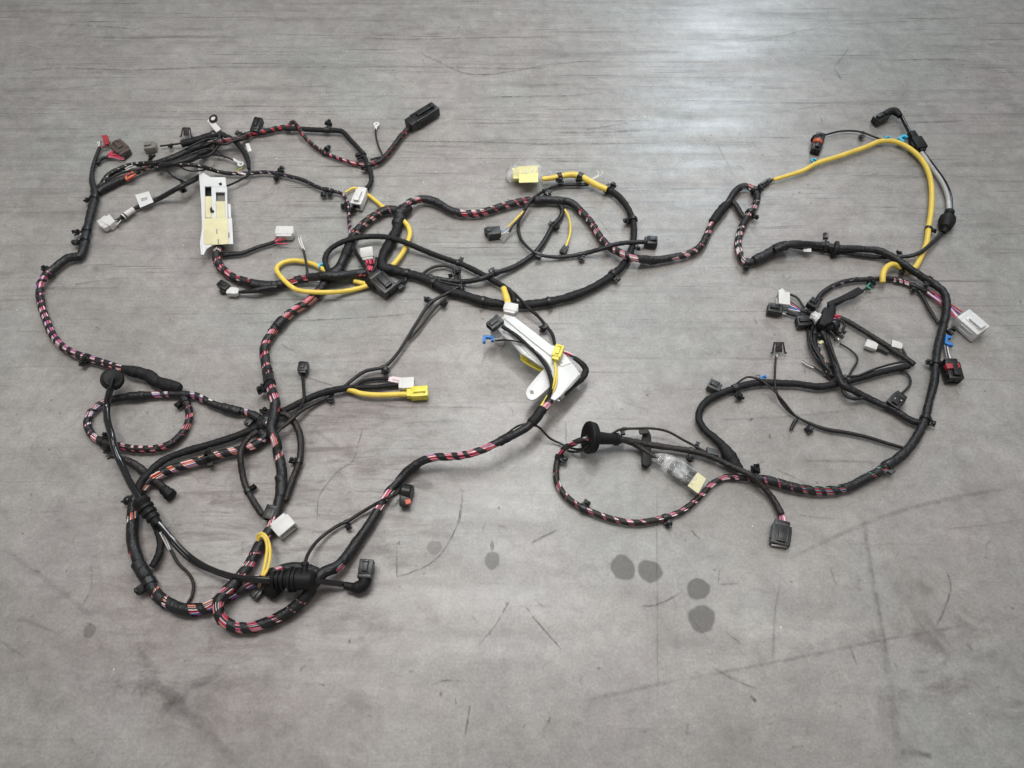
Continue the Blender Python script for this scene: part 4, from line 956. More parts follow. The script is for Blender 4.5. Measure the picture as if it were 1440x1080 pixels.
# hub on the upper right cable
mb = MB(); A, B = at(1280, 187, 0.016), at(1297, 214, 0.014)
Mx = frame(A, B); L = (B - A).length
cbox(mb, Mx, 0, L * 0.4, -0.009, 0.009, -0.009, 0.010, 0.003); cbox(mb, Mx, L * 0.34, L * 0.9, -0.014, 0.015, -0.011, 0.012, 0.003); cbox(mb, Mx, L * 0.85, L, -0.008, 0.008, -0.008, 0.009, 0.002)
cbox(mb, Mx, L * 0.5, L * 0.75, -0.019, 0.020, -0.005, 0.006, 0.002)
mb.build('cable_clamp', M['rubber'], harness, label='lumpy black clamp block on the upper right cable')
smooth_tube([(1266, 164, 10), (1261, 158, 10), (1255, 156, 10), (1248, 159, 9), (1243, 163, 8)], 10.0, 'rubber', 'elbow_boot', solve=False, taper=[(0, 0.75), (0.3, 1.0), (1, 1.0)], wander=0)
smooth_tube([(484, 823, 8), (493, 825, 8), (503, 826, 8), (511, 822, 10), (514, 813, 12)], 11, 'rubber', 'elbow_boot', solve=False, taper=[(0, 0.62), (0.35, 0.75), (0.45, 1.05), (1, 1.12)], wander=0)

# ================================================================== connectors
C_ = connector
C_((513, 815), (517, 788), 26, 24, 'plastic', z=22, z2=24, label='black square plug on the elbow boot', cells=2, rear=1.0)
C_((1246, 163), (1230, 171), 24, 20, 'plastic', z=14, label='black plug on the upper right elbow', cells=2, rear=0.95)
C_((574, 177), (613, 153), 34, 28, 'plastic', z=18, label='large black connector at the top', ribs=4, cells=3, rear=0.9)
C_((572, 554), (602, 552), 25, 20, 'yellowp', z=16, label='yellow plug at the end of the yellow conduit', ribs=2, cells=2, rear=0.72)
C_((561, 542), (583, 541), 27, 22, 'white', z=14, label='white connector beside the yellow one', ribs=0, latch=False, cells=3)
C_((547, 534), (566, 537), 14, 12, 'pinkw', z=12, label='small pinkish white connector', ribs=1)
C_((425, 526), (428, 511), 21, 18, 'plastic', z=16, cells=2, label='small black connector on an upright lead')
C_((906, 340), (924, 341), 24, 20, 'plastic', z=14, cells=2, label='black square connector right of the central loop')
C_((693, 326), (684, 330), 26, 22, 'dgrey', z=13, cells=2, z2=13, label='dark grey connector on the yellow wire')
mb = MB(); cbox(mb, frame(at(704, 327, 0.013), at(686, 329, 0.013)), 0, 0.030, -0.012, 0.012, -0.011, 0.012, 0.002); mb.build('connector_shell', M['dgrey'], harness)
wires([(715, 322, 10), (709, 327, 8), (703, 328, 12)], 4, 1.2, ['grey', 'white', 'grey', 'sky'], 1.5, end_spread=3.5)
wires([(717, 326, 8), (711, 333, 5), (705, 339, 5)], 3, 1.2, ['grey', 'grey', 'white'], 1.0, end_spread=3.0)
C_((797, 346), (790, 356), 14, 11, 'dgrey', z=10, cells=2)
C_((400, 335), (402, 321), 42, 20, 'white', z=13, ribs=5, latch=False, cells=0, label='ribbed white connector with red wires', z2=16, rear=0.9)
wires([(386, 340), (392, 337), (400, 333)], 6, 1.5, ['red', 'hot', 'pink', 'red', 'black', 'hot'], 2.0, end_spread=9, lift=10)
C_((511, 267), (501, 291), 28, 24, 'white', z=18, ribs=2, label='white connector under the yellow conduit', cells=2)
C_((518, 366), (515, 349), 30, 26, 'white', z=22, z2=36, ribs=0, latch=False, label='white block connector in the middle tangle')
wires([(521, 372, 20), (520, 368, 24), (519, 364, 26)], 6, 1.6, ['hot', 'red', 'pink', 'hot', 'red', 'hot'], 5, end_spread=5)
wires([(519, 380, 24), (521, 374, 22)], 5, 1.6, ['red', 'hot', 'pink', 'red', 'hot'], 3, end_spread=4)
wires([(504, 383, 17), (509, 383, 17)], 6, 1.8, ['hot', 'pink', 'red', 'hot', 'pink', 'red'], 4.0)
C_((525, 387), (551, 411), 38, 30, 'plastic', z=24, z2=19, ribs=4, cells=3, label='big black connector in the middle tangle')
mb = MB(); cbox(mb, frame(at(548, 408, 0.03), at(568, 392, 0.014)), 0, 0.045, -0.003, 0.003, -0.002, 0.003, 0.001); cbox(mb, frame(at(561, 402, 0.012), at(567, 408, 0.012)), 0, 0.012, -0.007, 0.007, -0.005, 0.006, 0.001); mb.build('lock_lever', M['plastic'], harness)
mb = MB(); lathe(mb, at(518, 394, 0.012), at(528, 404, 0.022), [(0, 0.006), (0.1, 0.011), (0.6, 0.011), (0.7, 0.008), (1, 0.006)], 18); mb.build('cable_seal', M['rubber'], harness)
C_((155, 320), (147, 309), 34, 17, 'white', z=12, ribs=0, latch=False, label='white connector at the left cable end')
mb = MB(); cbox(mb, frame(at(145, 310, 0.012), at(164, 319, 0.012)), 0, 0.036, -0.010, 0.010, -0.009, 0.010, 0.002); mb.build('connector_shell', M['white'], harness)
wires([(172, 305, 6), (167, 310, 8), (161, 315, 10)], 5, 1.2, ['black', 'white', 'black', 'grey', 'black'], 1.5, end_spread=6)
C_((220, 206), (204, 208), 26, 18, 'grey', z=12, cells=2, label='grey connector beside the black sleeve')
C_((178, 217), (163, 203), 34, 20, 'brownp', z=12, ribs=3, latch=True, cells=0, label='grey brown connector at the upper left')
C_((171, 222), (182, 212), 12, 12, 'dgrey', z=10, latch=False, ribs=1)
wires([(152, 219), (160, 219), (168, 220), (175, 220)], 5, 1.5, ['red', 'hot', 'red', 'hot', 'pink'], 1.8, end_spread=4, lift=9)
wires([(152, 219), (157, 215), (161, 211)], 3, 1.4, ['red', 'hot', 'brown'], 1.5, lift=10)
C_((151, 204), (148, 192), 13, 10, 'red', z=14, latch=False, ribs=1, label='small red connector')
mb = MB(); cbox(mb, frame(at(149, 195, 0.016), at(142, 190, 0.018)), 0, 0.016, -0.002, 0.002, -0.0012, 0.0012, 0.0004); mb.build('locking_tab', M['red'], harness)
wires([(176, 252, 16), (183, 247, 18), (190, 243, 17)], 5, 1.9, ['red', 'orange', 'black', 'orange', 'red'], 3.0)
wires([(140, 207, 8), (140, 203, 9), (139, 199, 10)], 4, 1.2, ['white', 'grey', 'white', 'black'], 1.2, end_spread=2.5)
wires([(141, 207, 8), (146, 207, 9), (150, 204, 12)], 3, 1.3, ['red', 'grey', 'black'], 1.0)
C_((358, 187), (365, 168), 22, 20, 'plastic', z=16, z2=24, rear=1.0, label='black connector on the upper branch')
C_((1100, 733), (1096, 767), 36, 15, 'plastic', z=11, ribs=4, cells=0, rear=0.8, label='black flat connector at the lower right end')
mb = MB(); cbox(mb, frame(at(1085, 766, 0.010), at(1107, 769, 0.010)), 0, 0.030, -0.001, 0.002, -0.003, 0.001, 0.0005); mb.build('white_gasket', M['paper'], harness)
wires([(1098, 722), (1100, 728), (1101, 736)], 6, 1.4, ['pink', 'white', 'lilac', 'pink', 'black', 'pink'], 2.0, end_spread=4.5, lift=9)
C_((1350, 445), (1379, 470), 42, 30, 'milky', z=19, ribs=2, cells=3, label='large white connector on the right', insert='white', rear=1.0)
C_((1334, 507), (1342, 536), 32, 26, 'plastic', z=17, ribs=3, cells=2, label='black connector with red lock on the far right')
mb = MB(); cbox(mb, frame(at(1329, 517, 0.028), at(1347, 516, 0.028)), 0, 0.029, -0.006, 0.006, -0.004, 0.007, 0.001); mb.build('red_lock', M['red'], harness)
mb = MB(); cbox(mb, frame(at(1346, 530, 0.014), at(1352, 528, 0.014)), 0, 0.009, -0.010, 0.010, -0.006, 0.006, 0.001); mb.build('side_tab', M['plastic'], harness)
wires([(1330, 484), (1332, 496), (1335, 508)], 3, 1.5, ['white', 'black', 'grey'], 2.0, lift=10)
C_((1109, 424), (1093, 422), 36, 24, 'white', z=15, latch=False, ribs=0, rear=1.0, label='white connector at the right junction')
C_((1101, 414), (1096, 409), 14, 12, 'white', z=20, latch=False, ribs=0)
C_((1100, 438), (1079, 434), 24, 20, 'plastic', z=14, cells=2, label='black connector at the right junction')
wires([(1106, 440, 10), (1098, 438, 12)], 3, 1.2, ['white', 'grey', 'black'], 2.0)
C_((1150, 432), (1137, 424), 24, 18, 'plastic', z=20, ribs=3)
C_((1142, 453), (1120, 454), 24, 18, 'plastic', z=14, ribs=3, cells=2)
C_((1233, 489), (1217, 483), 20, 10, 'white', z=12, latch=False, ribs=0, label='small white connector inside the right loop')
C_((1268, 488), (1253, 484), 18, 10, 'white', z=12, latch=False, ribs=0, label='small white connector at the loop tip')
C_((1267, 556), (1253, 573), 28, 20, 'plastic', z=15, cells=0, rear=0.9, label='black sensor connector on the inner branch')
mb = MB(); cbox(mb, frame(at(1258, 560, 0.026), at(1268, 563, 0.026)), 0, 0.015, -0.002, 0.001, -0.001, 0.001, 0.0004); mb.build('white_gasket', M['paper'], harness)
C_((1013, 548), (996, 540), 22, 18, 'dgrey', z=13, cells=2, label='dark grey connector left of the curved branch')
C_((1154, 190), (1146, 214), 24, 20, 'plastic', z=15, z2=12, rear=1.0, label='black connector with orange seal at the upper right', cells=2)
mb = MB(); lathe(mb, at(1151, 196, 0.020), at(1148, 205, 0.017), [(0.2, 0.009), (0.3, 0.0125), (0.7, 0.0125), (0.8, 0.009)], 20); mb.build('orange_seal', M['orange'], harness)
mb = MB(); lathe(mb, at(1156, 191, 0.016), at(1143, 198, 0.016), [(0, 0.004), (0.2, 0.010), (0.7, 0.0125), (1, 0.008)], 20); mb.build('connector_cap', M['rubber'], harness)
C_((1084, 253), (1068, 263), 13, 11, 'plastic', z=10, label='tiny black connector at the conduit tip', cells=2)
wires([(1089, 251), (1085, 254), (1080, 257)], 3, 1.2, ['cream', 'white', 'black'], 1.0)
mb = MB(); lathe(mb, at(562, 690, 0.018), at(580, 693, 0.020), [(0, 0.004), (0.1, 0.011), (0.3, 0.0155), (0.9, 0.0155), (1, 0.013)], 24); g = mb.build('connector', M['plastic'], harness, label='black round connector with orange seal in the middle')
mb = MB(); cbox(mb, frame(at(570, 694, 0.018), at(569, 715, 0.012)), 0, 0.026, -0.010, 0.010, -0.010, 0.011, 0.003); mb.build('housing', M['plastic'], g)
mb = MB(); cbox(mb, frame(at(570, 707, 0.024), at(579, 705, 0.022)), 0, 0.011, -0.005, 0.005, -0.004, 0.004, 0.001); mb.build('orange_seal', M['orange'], g)
C_((384, 712), (376, 731), 20, 18, 'plastic', z=18, latch=False, rear=1.0)
C_((391, 731), (406, 748), 40, 24, 'white', z=15, ribs=0, latch=False, label='white connector beside the lower trunk')
C_((368, 827), (356, 842), 17, 13, 'plastic', z=9, cells=2, label='tiny black connector under the yellow wires')
C_((324, 408), (309, 399), 18, 16, 'plastic', z=14, cells=2, label='black plug end below the white plate')
C_((336, 411), (320, 410), 18, 13, 'white', z=14, latch=False, ribs=0, label='small white connector below the plate')
C_((328, 409), (310, 409), 12, 10, 'plastic', z=8, latch=False)
mb = MB(); lathe(mb, at(229, 687, 0.015), at(242, 698, 0.014), [(0, 0.009), (0.2, 0.0105), (0.6, 0.0105), (0.62, 0.0125), (0.95, 0.012), (1, 0.009)], 22); mb.build('end_cap', M['rubber'], harness)
# connector stack above the bracket
C_((704, 449), (688, 461), 22, 16, 'dgrey', z=62, z2=62, label='dark grey connector on the white bracket', rear=1.1)
# blue retainers
def hook(px, py, ang, s, mat, z, label=None, name='hook_clip'):
    c = at(px, py, z / 1000); q = 0.001 * s
    Mx = Matrix.Translation(c) @ Matrix.Rotation(ang, 4, 'Z')
    mb = MB()
    cbox(mb, Mx, -11 * q, 11 * q, 3 * q, 8 * q, -4 * q, 5 * q, 0.0012); cbox(mb, Mx, -11 * q, -5 * q, -8 * q, 4 * q, -4 * q, 5 * q, 0.0012); cbox(mb, Mx, 5 * q, 11 * q, -3 * q, 4 * q, -4 * q, 5 * q, 0.0012)
    return mb.build(name, M[mat], harness, label=label)
hook(687, 478, -0.1, 1.1, 'blue', 40, 'bright blue hook clip beside the bracket')
hook(1270, 196, 0.6, 1.2, 'cyan', 16, 'light blue clip on the yellow conduit')
hook(1248, 194, 0.1, 0.6, 'cyan', 20); hook(1144, 226, 0.3, 0.65, 'cyan', 12); hook(453, 374, 0.1, 0.75, 'cyan', 16)
hook(1334, 480, 1.2, 1.15, 'blue', 14, 'blue clip beside the right trunk'); hook(1339, 466, 0.5, 1.0, 'plastic', 14)
hook(1074, 532, 0.5, 0.7, 'blue', 8); hook(1066, 529, 0.2, 0.45, 'grey', 8)
hook(1223, 403, 0.8, 0.8, 'green', 10); hook(1185, 470, 0.7, 0.9, 'plastic', 16); hook(1176, 478, 0.2, 0.6, 'metal', 10)
# frame shaped clips standing on thin leads
def frame_clip(px, py, s, label):
    c = at(px, py, 0.016)
    Mx = Matrix.Translation(c) @ Matrix.Rotation(R(28), 4, 'X'); q = 0.001 * s
    mb = MB()
    cbox(mb, Mx, -7 * q, 7 * q, -11 * q, 11 * q, -2 * q, 4 * q, 0.001)
    for sg in (-1, 1):
        Ma = Mx @ Matrix.Translation((sg * 11.5 * q, 0, 0)) @ Matrix.Rotation(sg * 0.18, 4, 'Z')
        cbox(mb, Ma, -1.6 * q, 1.6 * q, -14 * q, 11 * q, -1.5 * q, 2 * q, 0.0006)
        cbox(mb, Mx, sg * 7 * q - 4 * q, sg * 7 * q + 4 * q, 8 * q, 11 * q, -1.5 * q, 2 * q, 0.0006)
        cbox(mb, Ma, -4 * q if sg < 0 else -1 * q, 1 * q if sg < 0 else 4 * q, -15.5 * q, -12.5 * q, -1.5 * q, 2 * q, 0.0005)
    return mb.build('frame_clip', M['brown'], harness, label=label)
frame_clip(1095, 488, 1.0, 'small black frame clip on a thin upright lead')
frame_clip(262, 185, 0.95, 'small black frame clip above the black sleeve')
smooth_tube([(1094, 495), (1092, 503)], 1.4, 'paper', 'single_wire', solve=False, wander=0)
smooth_tube([(261, 193), (259, 201)], 1.4, 'grey', 'single_wire', solve=False, wander=0)
# ring terminals
def ring_terminal(a, b, r, z, label=None):
    A, B = at(a[0], a[1], z / 1000), at(b[0], b[1], z / 1000)
    Mx = frame(A, B); L = (B - A).length; mb = MB()
    n = 24; vs = []; fs = []; q = r / 1000
    for k in range(n):
        t = 2 * math.pi * k / n
        for rr, zz in ((q, -0.0006), (q, 0.0006), (q * 0.42, 0.0006), (q * 0.42, -0.0006)):
            vs.append(tuple(Mx @ Vector((L + q * 0.8 + math.cos(t) * rr, math.sin(t) * rr, zz))))
    for k in range(n):
        m_ = (k + 1) % n
        for j in range(4): fs.append((k * 4 + j, k * 4 + (j + 1) % 4, m_ * 4 + (j + 1) % 4, m_ * 4 + j))
    mb.add(vs, fs)
    cbox(mb, Mx, 0, L, -q * 0.38, q * 0.38, -0.0015, 0.002, 0.0005); cbox(mb, Mx, L * 0.8, L + q * 0.5, -q * 0.5, q * 0.5, -0.0006, 0.0009, 0)
    return mb.build('ring_terminal', M['paper'] if r > 7 else M['metal'], harness, label=label)
ring_terminal((528, 183), (529, 177), 8.0, 10, 'white ring terminal on a thin wire at the top'); ring_terminal((328, 224), (336, 229), 8.5, 12, 'white ring terminal inside the upper left loop')
wires([(341, 235, 12), (334, 238, 12), (330, 241, 14)], 2, 1.2, ['yellow', 'green'], 0.8)
wires([(334, 242, 14), (340, 244, 14), (346, 245, 14)], 2, 1.2, ['white', 'white'], 0.5)
wires([(428, 352, 28), (424, 343, 24), (421, 334, 18)], 3, 1.3, ['white', 'grey', 'white'], 0.8, end_spread=1.5)
wires([(829, 254, 24), (836, 250, 20), (842, 247, 18)], 2, 1.2, ['white', 'white'], 0.8)
wires([(840, 248, 18), (842, 243, 22), (839, 240, 26)], 1, 1.0, ['white'], 0.8); wires([(840, 248, 18), (846, 246, 20), (847, 241, 26)], 1, 1.0, ['white'], 0.8)
# white sleeve and label flag on the left lead
smooth_tube([(189, 294, 9), (181, 299, 9), (172, 306, 9)], 7.0, 'paper', 'white_sleeve', solve=False, wander=0, label='white marker sleeve on the left cable')
smooth_tube([(176, 302.5, 9), (172, 306, 9)], 7.4, 'tape', 'sleeve_band', solve=False, wander=0); smooth_tube([(174.5, 304, 9), (173, 305.2, 9)], 7.7, 'paper', 'sleeve_band', solve=False, wander=0)
f_ = slab([(190, 274), (209, 269), (216, 284), (197, 292)], 20, 1.0, 'paper', 'label_flag', label='white paper label flag on the left cable')
for k in range(3):
    slab([(198, 279 + k * 1.6), (207, 277 + k * 1.5), (207.3, 277.8 + k * 1.5), (198.3, 279.8 + k * 1.6)], 20.4, 0.3, 'ink', 'print_line', f_, bev=0)
slab([(345, 202), (350, 201), (354, 212), (349, 213.5)], 26, 3, 'paper', 'white_tag', label='narrow white tag beside the black arc')
slab([(1130, 347.5), (1141, 348), (1141, 354), (1130, 353.5)], 22, 1.2, 'paper', 'white_tag', label='tiny white tag on the right trunk')
# white tag with black ring
g = slab([(291, 170), (296, 165), (311, 181), (304, 186)], 34, 8, 'white', 'ring_tag', label='white oblong tag with a black ring')
A = at(300, 167, 0.037); mb = MB(); n = 28; vs = []; fs = []
for k in range(n):
    t = 2 * math.pi * k / n
    for rr, zz in ((0.0125, -0.003), (0.0125, 0.002), (0.0068, 0.002), (0.0068, -0.003)): vs.append((A.x + math.cos(t) * rr * 0.85, A.y + math.sin(t) * rr * 1.1, A.z + zz))
for k in range(n):
    for j in range(4): fs.append((k * 4 + j, k * 4 + (j + 1) % 4, ((k + 1) % n) * 4 + (j + 1) % 4, ((k + 1) % n) * 4 + j))
mb.add(vs, fs); mb.build('black_ring', M['plastic'], g)
mb = MB(); lathe(mb, A + Vector((0, 0, -0.003)), A + Vector((0, 0.00001, 0.0008)), [(0, 0.0075), (1, 0.0075)], 24); mb.build('ring_centre', M['white'], g)
wires([(310, 183, 26), (313, 190, 24), (315, 197, 22)], 1, 1.0, ['white'], 0)
wires([(316, 199, 20), (321, 200, 19), (326, 200, 18)], 2, 1.5, ['white', 'white'], 0.8)
# black tape strip on the right junction, black hub lump, white foam
slab([(1164, 424), (1166, 430), (1184, 423), (1203, 417), (1216, 409), (1207, 403), (1190, 412), (1178, 418)], 26, 8, 'cloth', 'tape_flag', label='flat black tape strip at the right junction', bev=0.002)
slab([(1158, 434), (1160, 430), (1168, 434), (1174, 438), (1172, 452), (1160, 458), (1152, 455)], 40, 28, 'cloth', 'tape_junction', label='black wrapped lump at the right junction', bev=0.005)
T_([(1146, 452), (1156, 456), (1168, 460), (1180, 456)], 12, 'cloth', 'tape_junction', lift=4, solve=False, lump=1.8, taper=[(0, 0.7), (0.5, 1.1), (1, 0.7)])
T_([(1170, 428), (1168, 440), (1162, 452), (1158, 466)], 10, 'cloth', 'tape_junction', lift=8, solve=False, lump=1.6, taper=[(0, 0.8), (0.5, 1.2), (1, 0.8)])
fo = [(1138, 448), (1140, 441), (1146, 437), (1151, 440), (1159, 441), (1157, 447), (1152, 451), (1146, 458), (1143, 451)]
mb = MB(); vs = []; nf = len(fo)
for q, zz in ((1.0, 0.012), (0.92, 0.026), (0.55, 0.037), (0.0, 0.040)):
    for k, (x_, y_) in enumerate(fo):
        vs.append(tuple(at(1148.5 + (x_ - 1148.5) * q, 446 + (y_ - 446) * q, zz + rng.uniform(-0.005, 0.005) * (q > 0))))
mb.add(vs, [(r_ * nf + k, r_ * nf + (k + 1) % nf, (r_ + 1) * nf + (k + 1) % nf, (r_ + 1) * nf + k) for r_ in range(3) for k in range(nf)])
mb.build('white_foam_pad', M['paper'], harness, label='crumpled white foam at the right junction', angle=25)
wires([(1170, 446, 18), (1175, 447, 18), (1181, 447, 14)], 5, 1.6, ['hot', 'red', 'pink', 'hot', 'red'], 3.5)
T_([(1152, 484, 14), (1154, 482, 14), (1157, 481, 14)], 4, 'label', 'tape_tab', solve=False, wander=0)
# flap and hooked retainer of the lower right
slab([(904, 606), (913, 605), (916, 612), (916, 652), (910, 656), (903, 653), (903, 622)], 22, 14, 'rubber', 'mounting_flap', label='upright black mounting flap beside the grommet', bev=0.003)
slab([(898, 604), (912, 603), (912, 609), (900, 610)], 34, 5, 'brown', 'flap_tab', bev=0.001)
slab([(994, 628), (1011, 632), (1011, 641), (995, 637)], 26, 12, 'dgrey', 'mounting_block', label='grey black mounting block on the lower branch', bev=0.0015)
T_([(1121, 590, 5), (1117, 594, 5), (1112, 604, 5)], 3.6, 'plastic', 'hook_clip', solve=False, wander=0)

# ================================================================== white guide plate, upper left
base = slab([(278, 230), (283, 231), (286.5, 243), (296, 249), (317, 249), (318, 262), (288, 262), (288, 300), (288, 307), (287, 313), (286.5, 340), (290, 350), (286.5, 358), (282.5, 358), (281, 341), (284, 320), (283, 290), (281, 262)], 34, 4, 'milky', 'guide_plate', label='milky white plastic guide plate with pale yellow stickers')
slab([(297, 262), (303, 262), (304, 307), (298, 307)], 33, 4, 'milky', 'rail', base)
slab([(316, 262), (319, 262), (320, 307), (317, 307)], 33, 4, 'milky', 'rail', base)
slab([(303, 262), (316, 262), (316, 270), (303, 270)], 33.5, 4, 'milky', 'rail', base)
slab([(288, 262), (297, 262), (297.5, 277), (289, 277)], 20, 10, 'plastic', 'latch_block', base)
slab([(303.5, 270), (316, 270), (317, 284), (304, 284)], 22, 3, 'grey', 'clear_window', base)
slab([(288.5, 276), (297.5, 276), (298, 306), (289, 306)], 30, 1, 'label', 'yellow_sticker', base)
slab([(303.5, 283), (316.5, 283), (317, 307), (304, 307)], 30, 1, 'label', 'yellow_sticker', base)
slab([(286.5, 307), (320, 306), (321, 343), (300, 344), (287, 343)], 35, 2, 'label', 'yellow_sticker', base)
slab([(318, 286), (324, 287), (325, 306), (320, 306)], 26, 2, 'milky', 'wing', base)
slab([(320, 307), (326, 306), (328, 343), (321, 343)], 33, 2, 'milky', 'wing', base)
slab([(286.5, 343), (300, 344), (290, 350), (287, 352)], 33.5, 2.5, 'milky', 'wing', base)
slab([(307.5, 257.5), (311.5, 256.5), (312.5, 260), (308.5, 260.8)], 34.6, 0.8, 'plastic', 'snap_pin', base)
slab([(295, 294), (297, 290), (299, 295), (301, 296), (300.5, 299), (296, 298)], 35, 1.6, 'plastic', 'snap_pin', base)
for a, b in ((304, 322), (306, 336), (321, 327)):
    slab([(a, b), (a + 1.6, b), (a + 1.8, b + 7), (a + 0.2, b + 7)], 35.5, 0.4, 'ink', 'print_line', base, bev=0)
smooth_tube([(300, 352, 18), (303, 350, 26), (308, 350.5, 30), (310, 354, 24)], 1.4, 'white', 'cable_tie', solve=False, wander=0)

# ================================================================== white bracket in the centre
br = slab([(704, 448.5), (710, 442), (723, 445), (748, 464), (773.5, 484), (781, 487), (793, 498), (802, 509), (815, 526), (788, 557), (780, 563), (774, 560), (782, 545), (783, 537), (772, 524), (758, 510), (743, 497), (728, 480), (716, 466)], 62, 5, 'milky', 'bracket', label='white plastic bracket carrying the cables in the centre', bev=0.0015)
strip([(704, 449), (716, 467), (728, 481), (743, 498), (758, 511), (767, 519)], [58] * 6, [(699, 461), (706, 471), (720, 483), (733, 498), (748, 507), (760, 515)], [57, 55, 54, 54, 55, 57], 3, 'milky', 'side_wall', br)
slab([(704, 450), (712, 462), (706, 470), (699, 474), (692, 473), (689, 467), (692, 461)], [58, 58, 40, 36, 36, 38, 44], 5, 'milky', 'mounting_ear', br, bev=0.0015)
slab([(770, 513), (780, 524), (777, 540), (763, 553), (755, 560), (748, 563), (742, 560), (739, 553), (742, 545), (755, 529)], 58, 4, 'milky', 'mounting_tongue', br, bev=0.001)
slab([(745, 549), (750, 549), (751, 554), (746, 554)], 58.6, 1, 'grey', 'slot', br, bev=0)
strip([(802, 509), (815, 526), (802, 542), (788, 557)], [58] * 4, [(803, 516), (816, 533), (803, 548), (789, 562)], [30] * 4, 3, 'milky', 'end_wall', br)
slab([(776, 486), (784, 488), (796, 500), (803, 510), (789, 515), (777, 500)], 64, 4, 'milky', 'raised_boss', br, bev=0.002)
C_((716, 442, ), (720, 429), 30, 18, 'white', z=62, ribs=4, latch=False, label='white connector at the top of the bracket')
slab([(708, 433), (712, 430), (714, 443), (709, 447)], 60, 8, 'label', 'yellow_sleeve', br)
slab([(730, 491), (735, 490), (738, 497), (745, 500), (742, 506), (732, 501)], 44, 10, 'yellowp', 'yellow_clip', br, bev=0.001)
for dy in (0, 4): smooth_tube([(733, 500 + dy, 36), (738, 505 + dy, 30), (750, 512 + dy, 30), (764, 519 + dy, 34)], 2.6, 'yellowp', 'yellow_wire', solve=False)
T_([(706, 457, 68), (716, 464, 66), (726, 471, 66), (742, 485, 66), (758, 501, 66), (770, 519, 66), (776, 539, 64), (772, 556, 58), (765, 567, 52)], 4.3, 'cloth', solve=False)
smooth_tube([(752, 494, 74), (762, 503, 72), (770, 513, 70), (775, 525, 66)], 2.4, 'gloss', 'single_wire', solve=False)
smooth_tube([(695, 479, 42), (706, 478, 50), (721, 479, 62), (737, 483, 70), (748, 491, 72)], 1.8, 'gloss', 'single_wire', solve=False)
C_((780, 507), (788, 487), 19, 17, 'yellowp', z=76, z2=80, label='small yellow connector on the bracket', cells=0, rear=0.8)
smooth_tube([(780, 509, 76), (781, 524, 72), (777, 545, 66), (769, 558, 60), (763, 568, 56), (750, 590, 56)], 2.2, 'yellowp', 'yellow_wire', solve=False)
smooth_tube([(781, 509, 74), (783, 524, 70), (780, 545, 64), (772, 558, 58), (765, 569, 54)], 2.0, 'yellow', 'yellow_wire', solve=False)
wires([(791, 495, 56), (799, 498, 52), (808, 503, 46)], 5, 1.5, ['white', 'hot', 'black', 'red', 'grey'], 2.5)
smooth_tube([(771, 563, 50), (777, 566, 52), (782, 562, 54), (787, 564, 54)], 1.5, 'white', 'cable_tie', solve=False, wander=0)

# bracket ribs and wrinkled film edge
strip([(707, 447), (722, 459), (745, 478), (772, 499), (790, 512)], [63.5] * 5, [(709, 445.5), (724, 457.5), (747, 476.5), (774, 497.5), (792, 510.5)], [63.5] * 5, 2.5, 'milky', 'stiffening_rib', br)
# loose thin leads in the two tangles
for pts, r_, m_ in (([(232, 226), (250, 216), (270, 205), (288, 197), (304, 195)], 2.6, 'tape'), ([(226, 230), (246, 226), (268, 217), (290, 210), (306, 212), (318, 222)], 2.4, 'brown'), ([(250, 231), (262, 239), (280, 240), (298, 236)], 2.2, 'tape'),
                    ([(286, 205), (300, 200), (316, 203), (330, 198), (345, 194)], 3.2, 'brown'), ([(276, 222), (290, 220), (300, 214), (308, 204), (316, 198)], 3.6, 'tape'), ([(150, 254), (172, 243), (196, 238), (218, 230)], 2.6, 'brown'),
                    ([(1154, 446), (1166, 452), (1178, 450), (1188, 456), (1184, 466)], 3.0, 'brown'), ([(1146, 452), (1140, 466), (1142, 484), (1150, 498), (1158, 512), (1170, 524)], 2.6, 'tape'), ([(1158, 458), (1172, 470), (1176, 480)], 2.4, 'brown'),
                    ([(1168, 436), (1178, 428), (1192, 420), (1206, 412), (1220, 405)], 2.6, 'tape'), ([(1132, 440), (1142, 434), (1150, 428), (1156, 420)], 2.8, 'brown'), ([(1162, 470), (1168, 488), (1178, 512), (1186, 536)], 3.0, 'brown'),
                    ([(1190, 528), (1206, 528), (1230, 519), (1256, 511), (1274, 508)], 2.4, 'tape'), ([(494, 338), (500, 350), (506, 362), (514, 372), (520, 388)], 2.4, 'tape'), ([(530, 362), (528, 374), (522, 384), (516, 396)], 3.0, 'brown'),
                    ([(600, 388), (620, 396), (640, 400), (654, 402)], 2.4, 'tape'), ([(607, 396), (622, 402), (640, 408)], 2.2, 'brown'), ([(638, 382), (640, 390), (646, 396), (650, 402)], 2.0, 'tape'), ([(362, 600), (372, 586), (386, 580), (396, 574)], 3.4, 'brown'), ([(366, 586), (374, 600), (388, 608), (396, 602)], 3.0, 'tape')):
    T_(pts, r_, m_, 'thin_cable', lift=12)
wires([(176, 239, 14), (184, 235, 15), (192, 233, 14)], 3, 1.2, ['white', 'grey', 'white'], 1.6)
wires([(200, 235, 14), (210, 232, 16), (219, 230, 16)], 3, 1.2, ['grey', 'white', 'black'], 1.8)
wires([(376, 592, 30), (380, 597, 31), (382, 603, 30)], 5, 1.4, ['hot', 'rose', 'red', 'white', 'pink'], 3)
wires([(371, 598, 28), (376, 594, 30)], 4, 1.4, ['hot', 'white', 'pink', 'black'], 3)

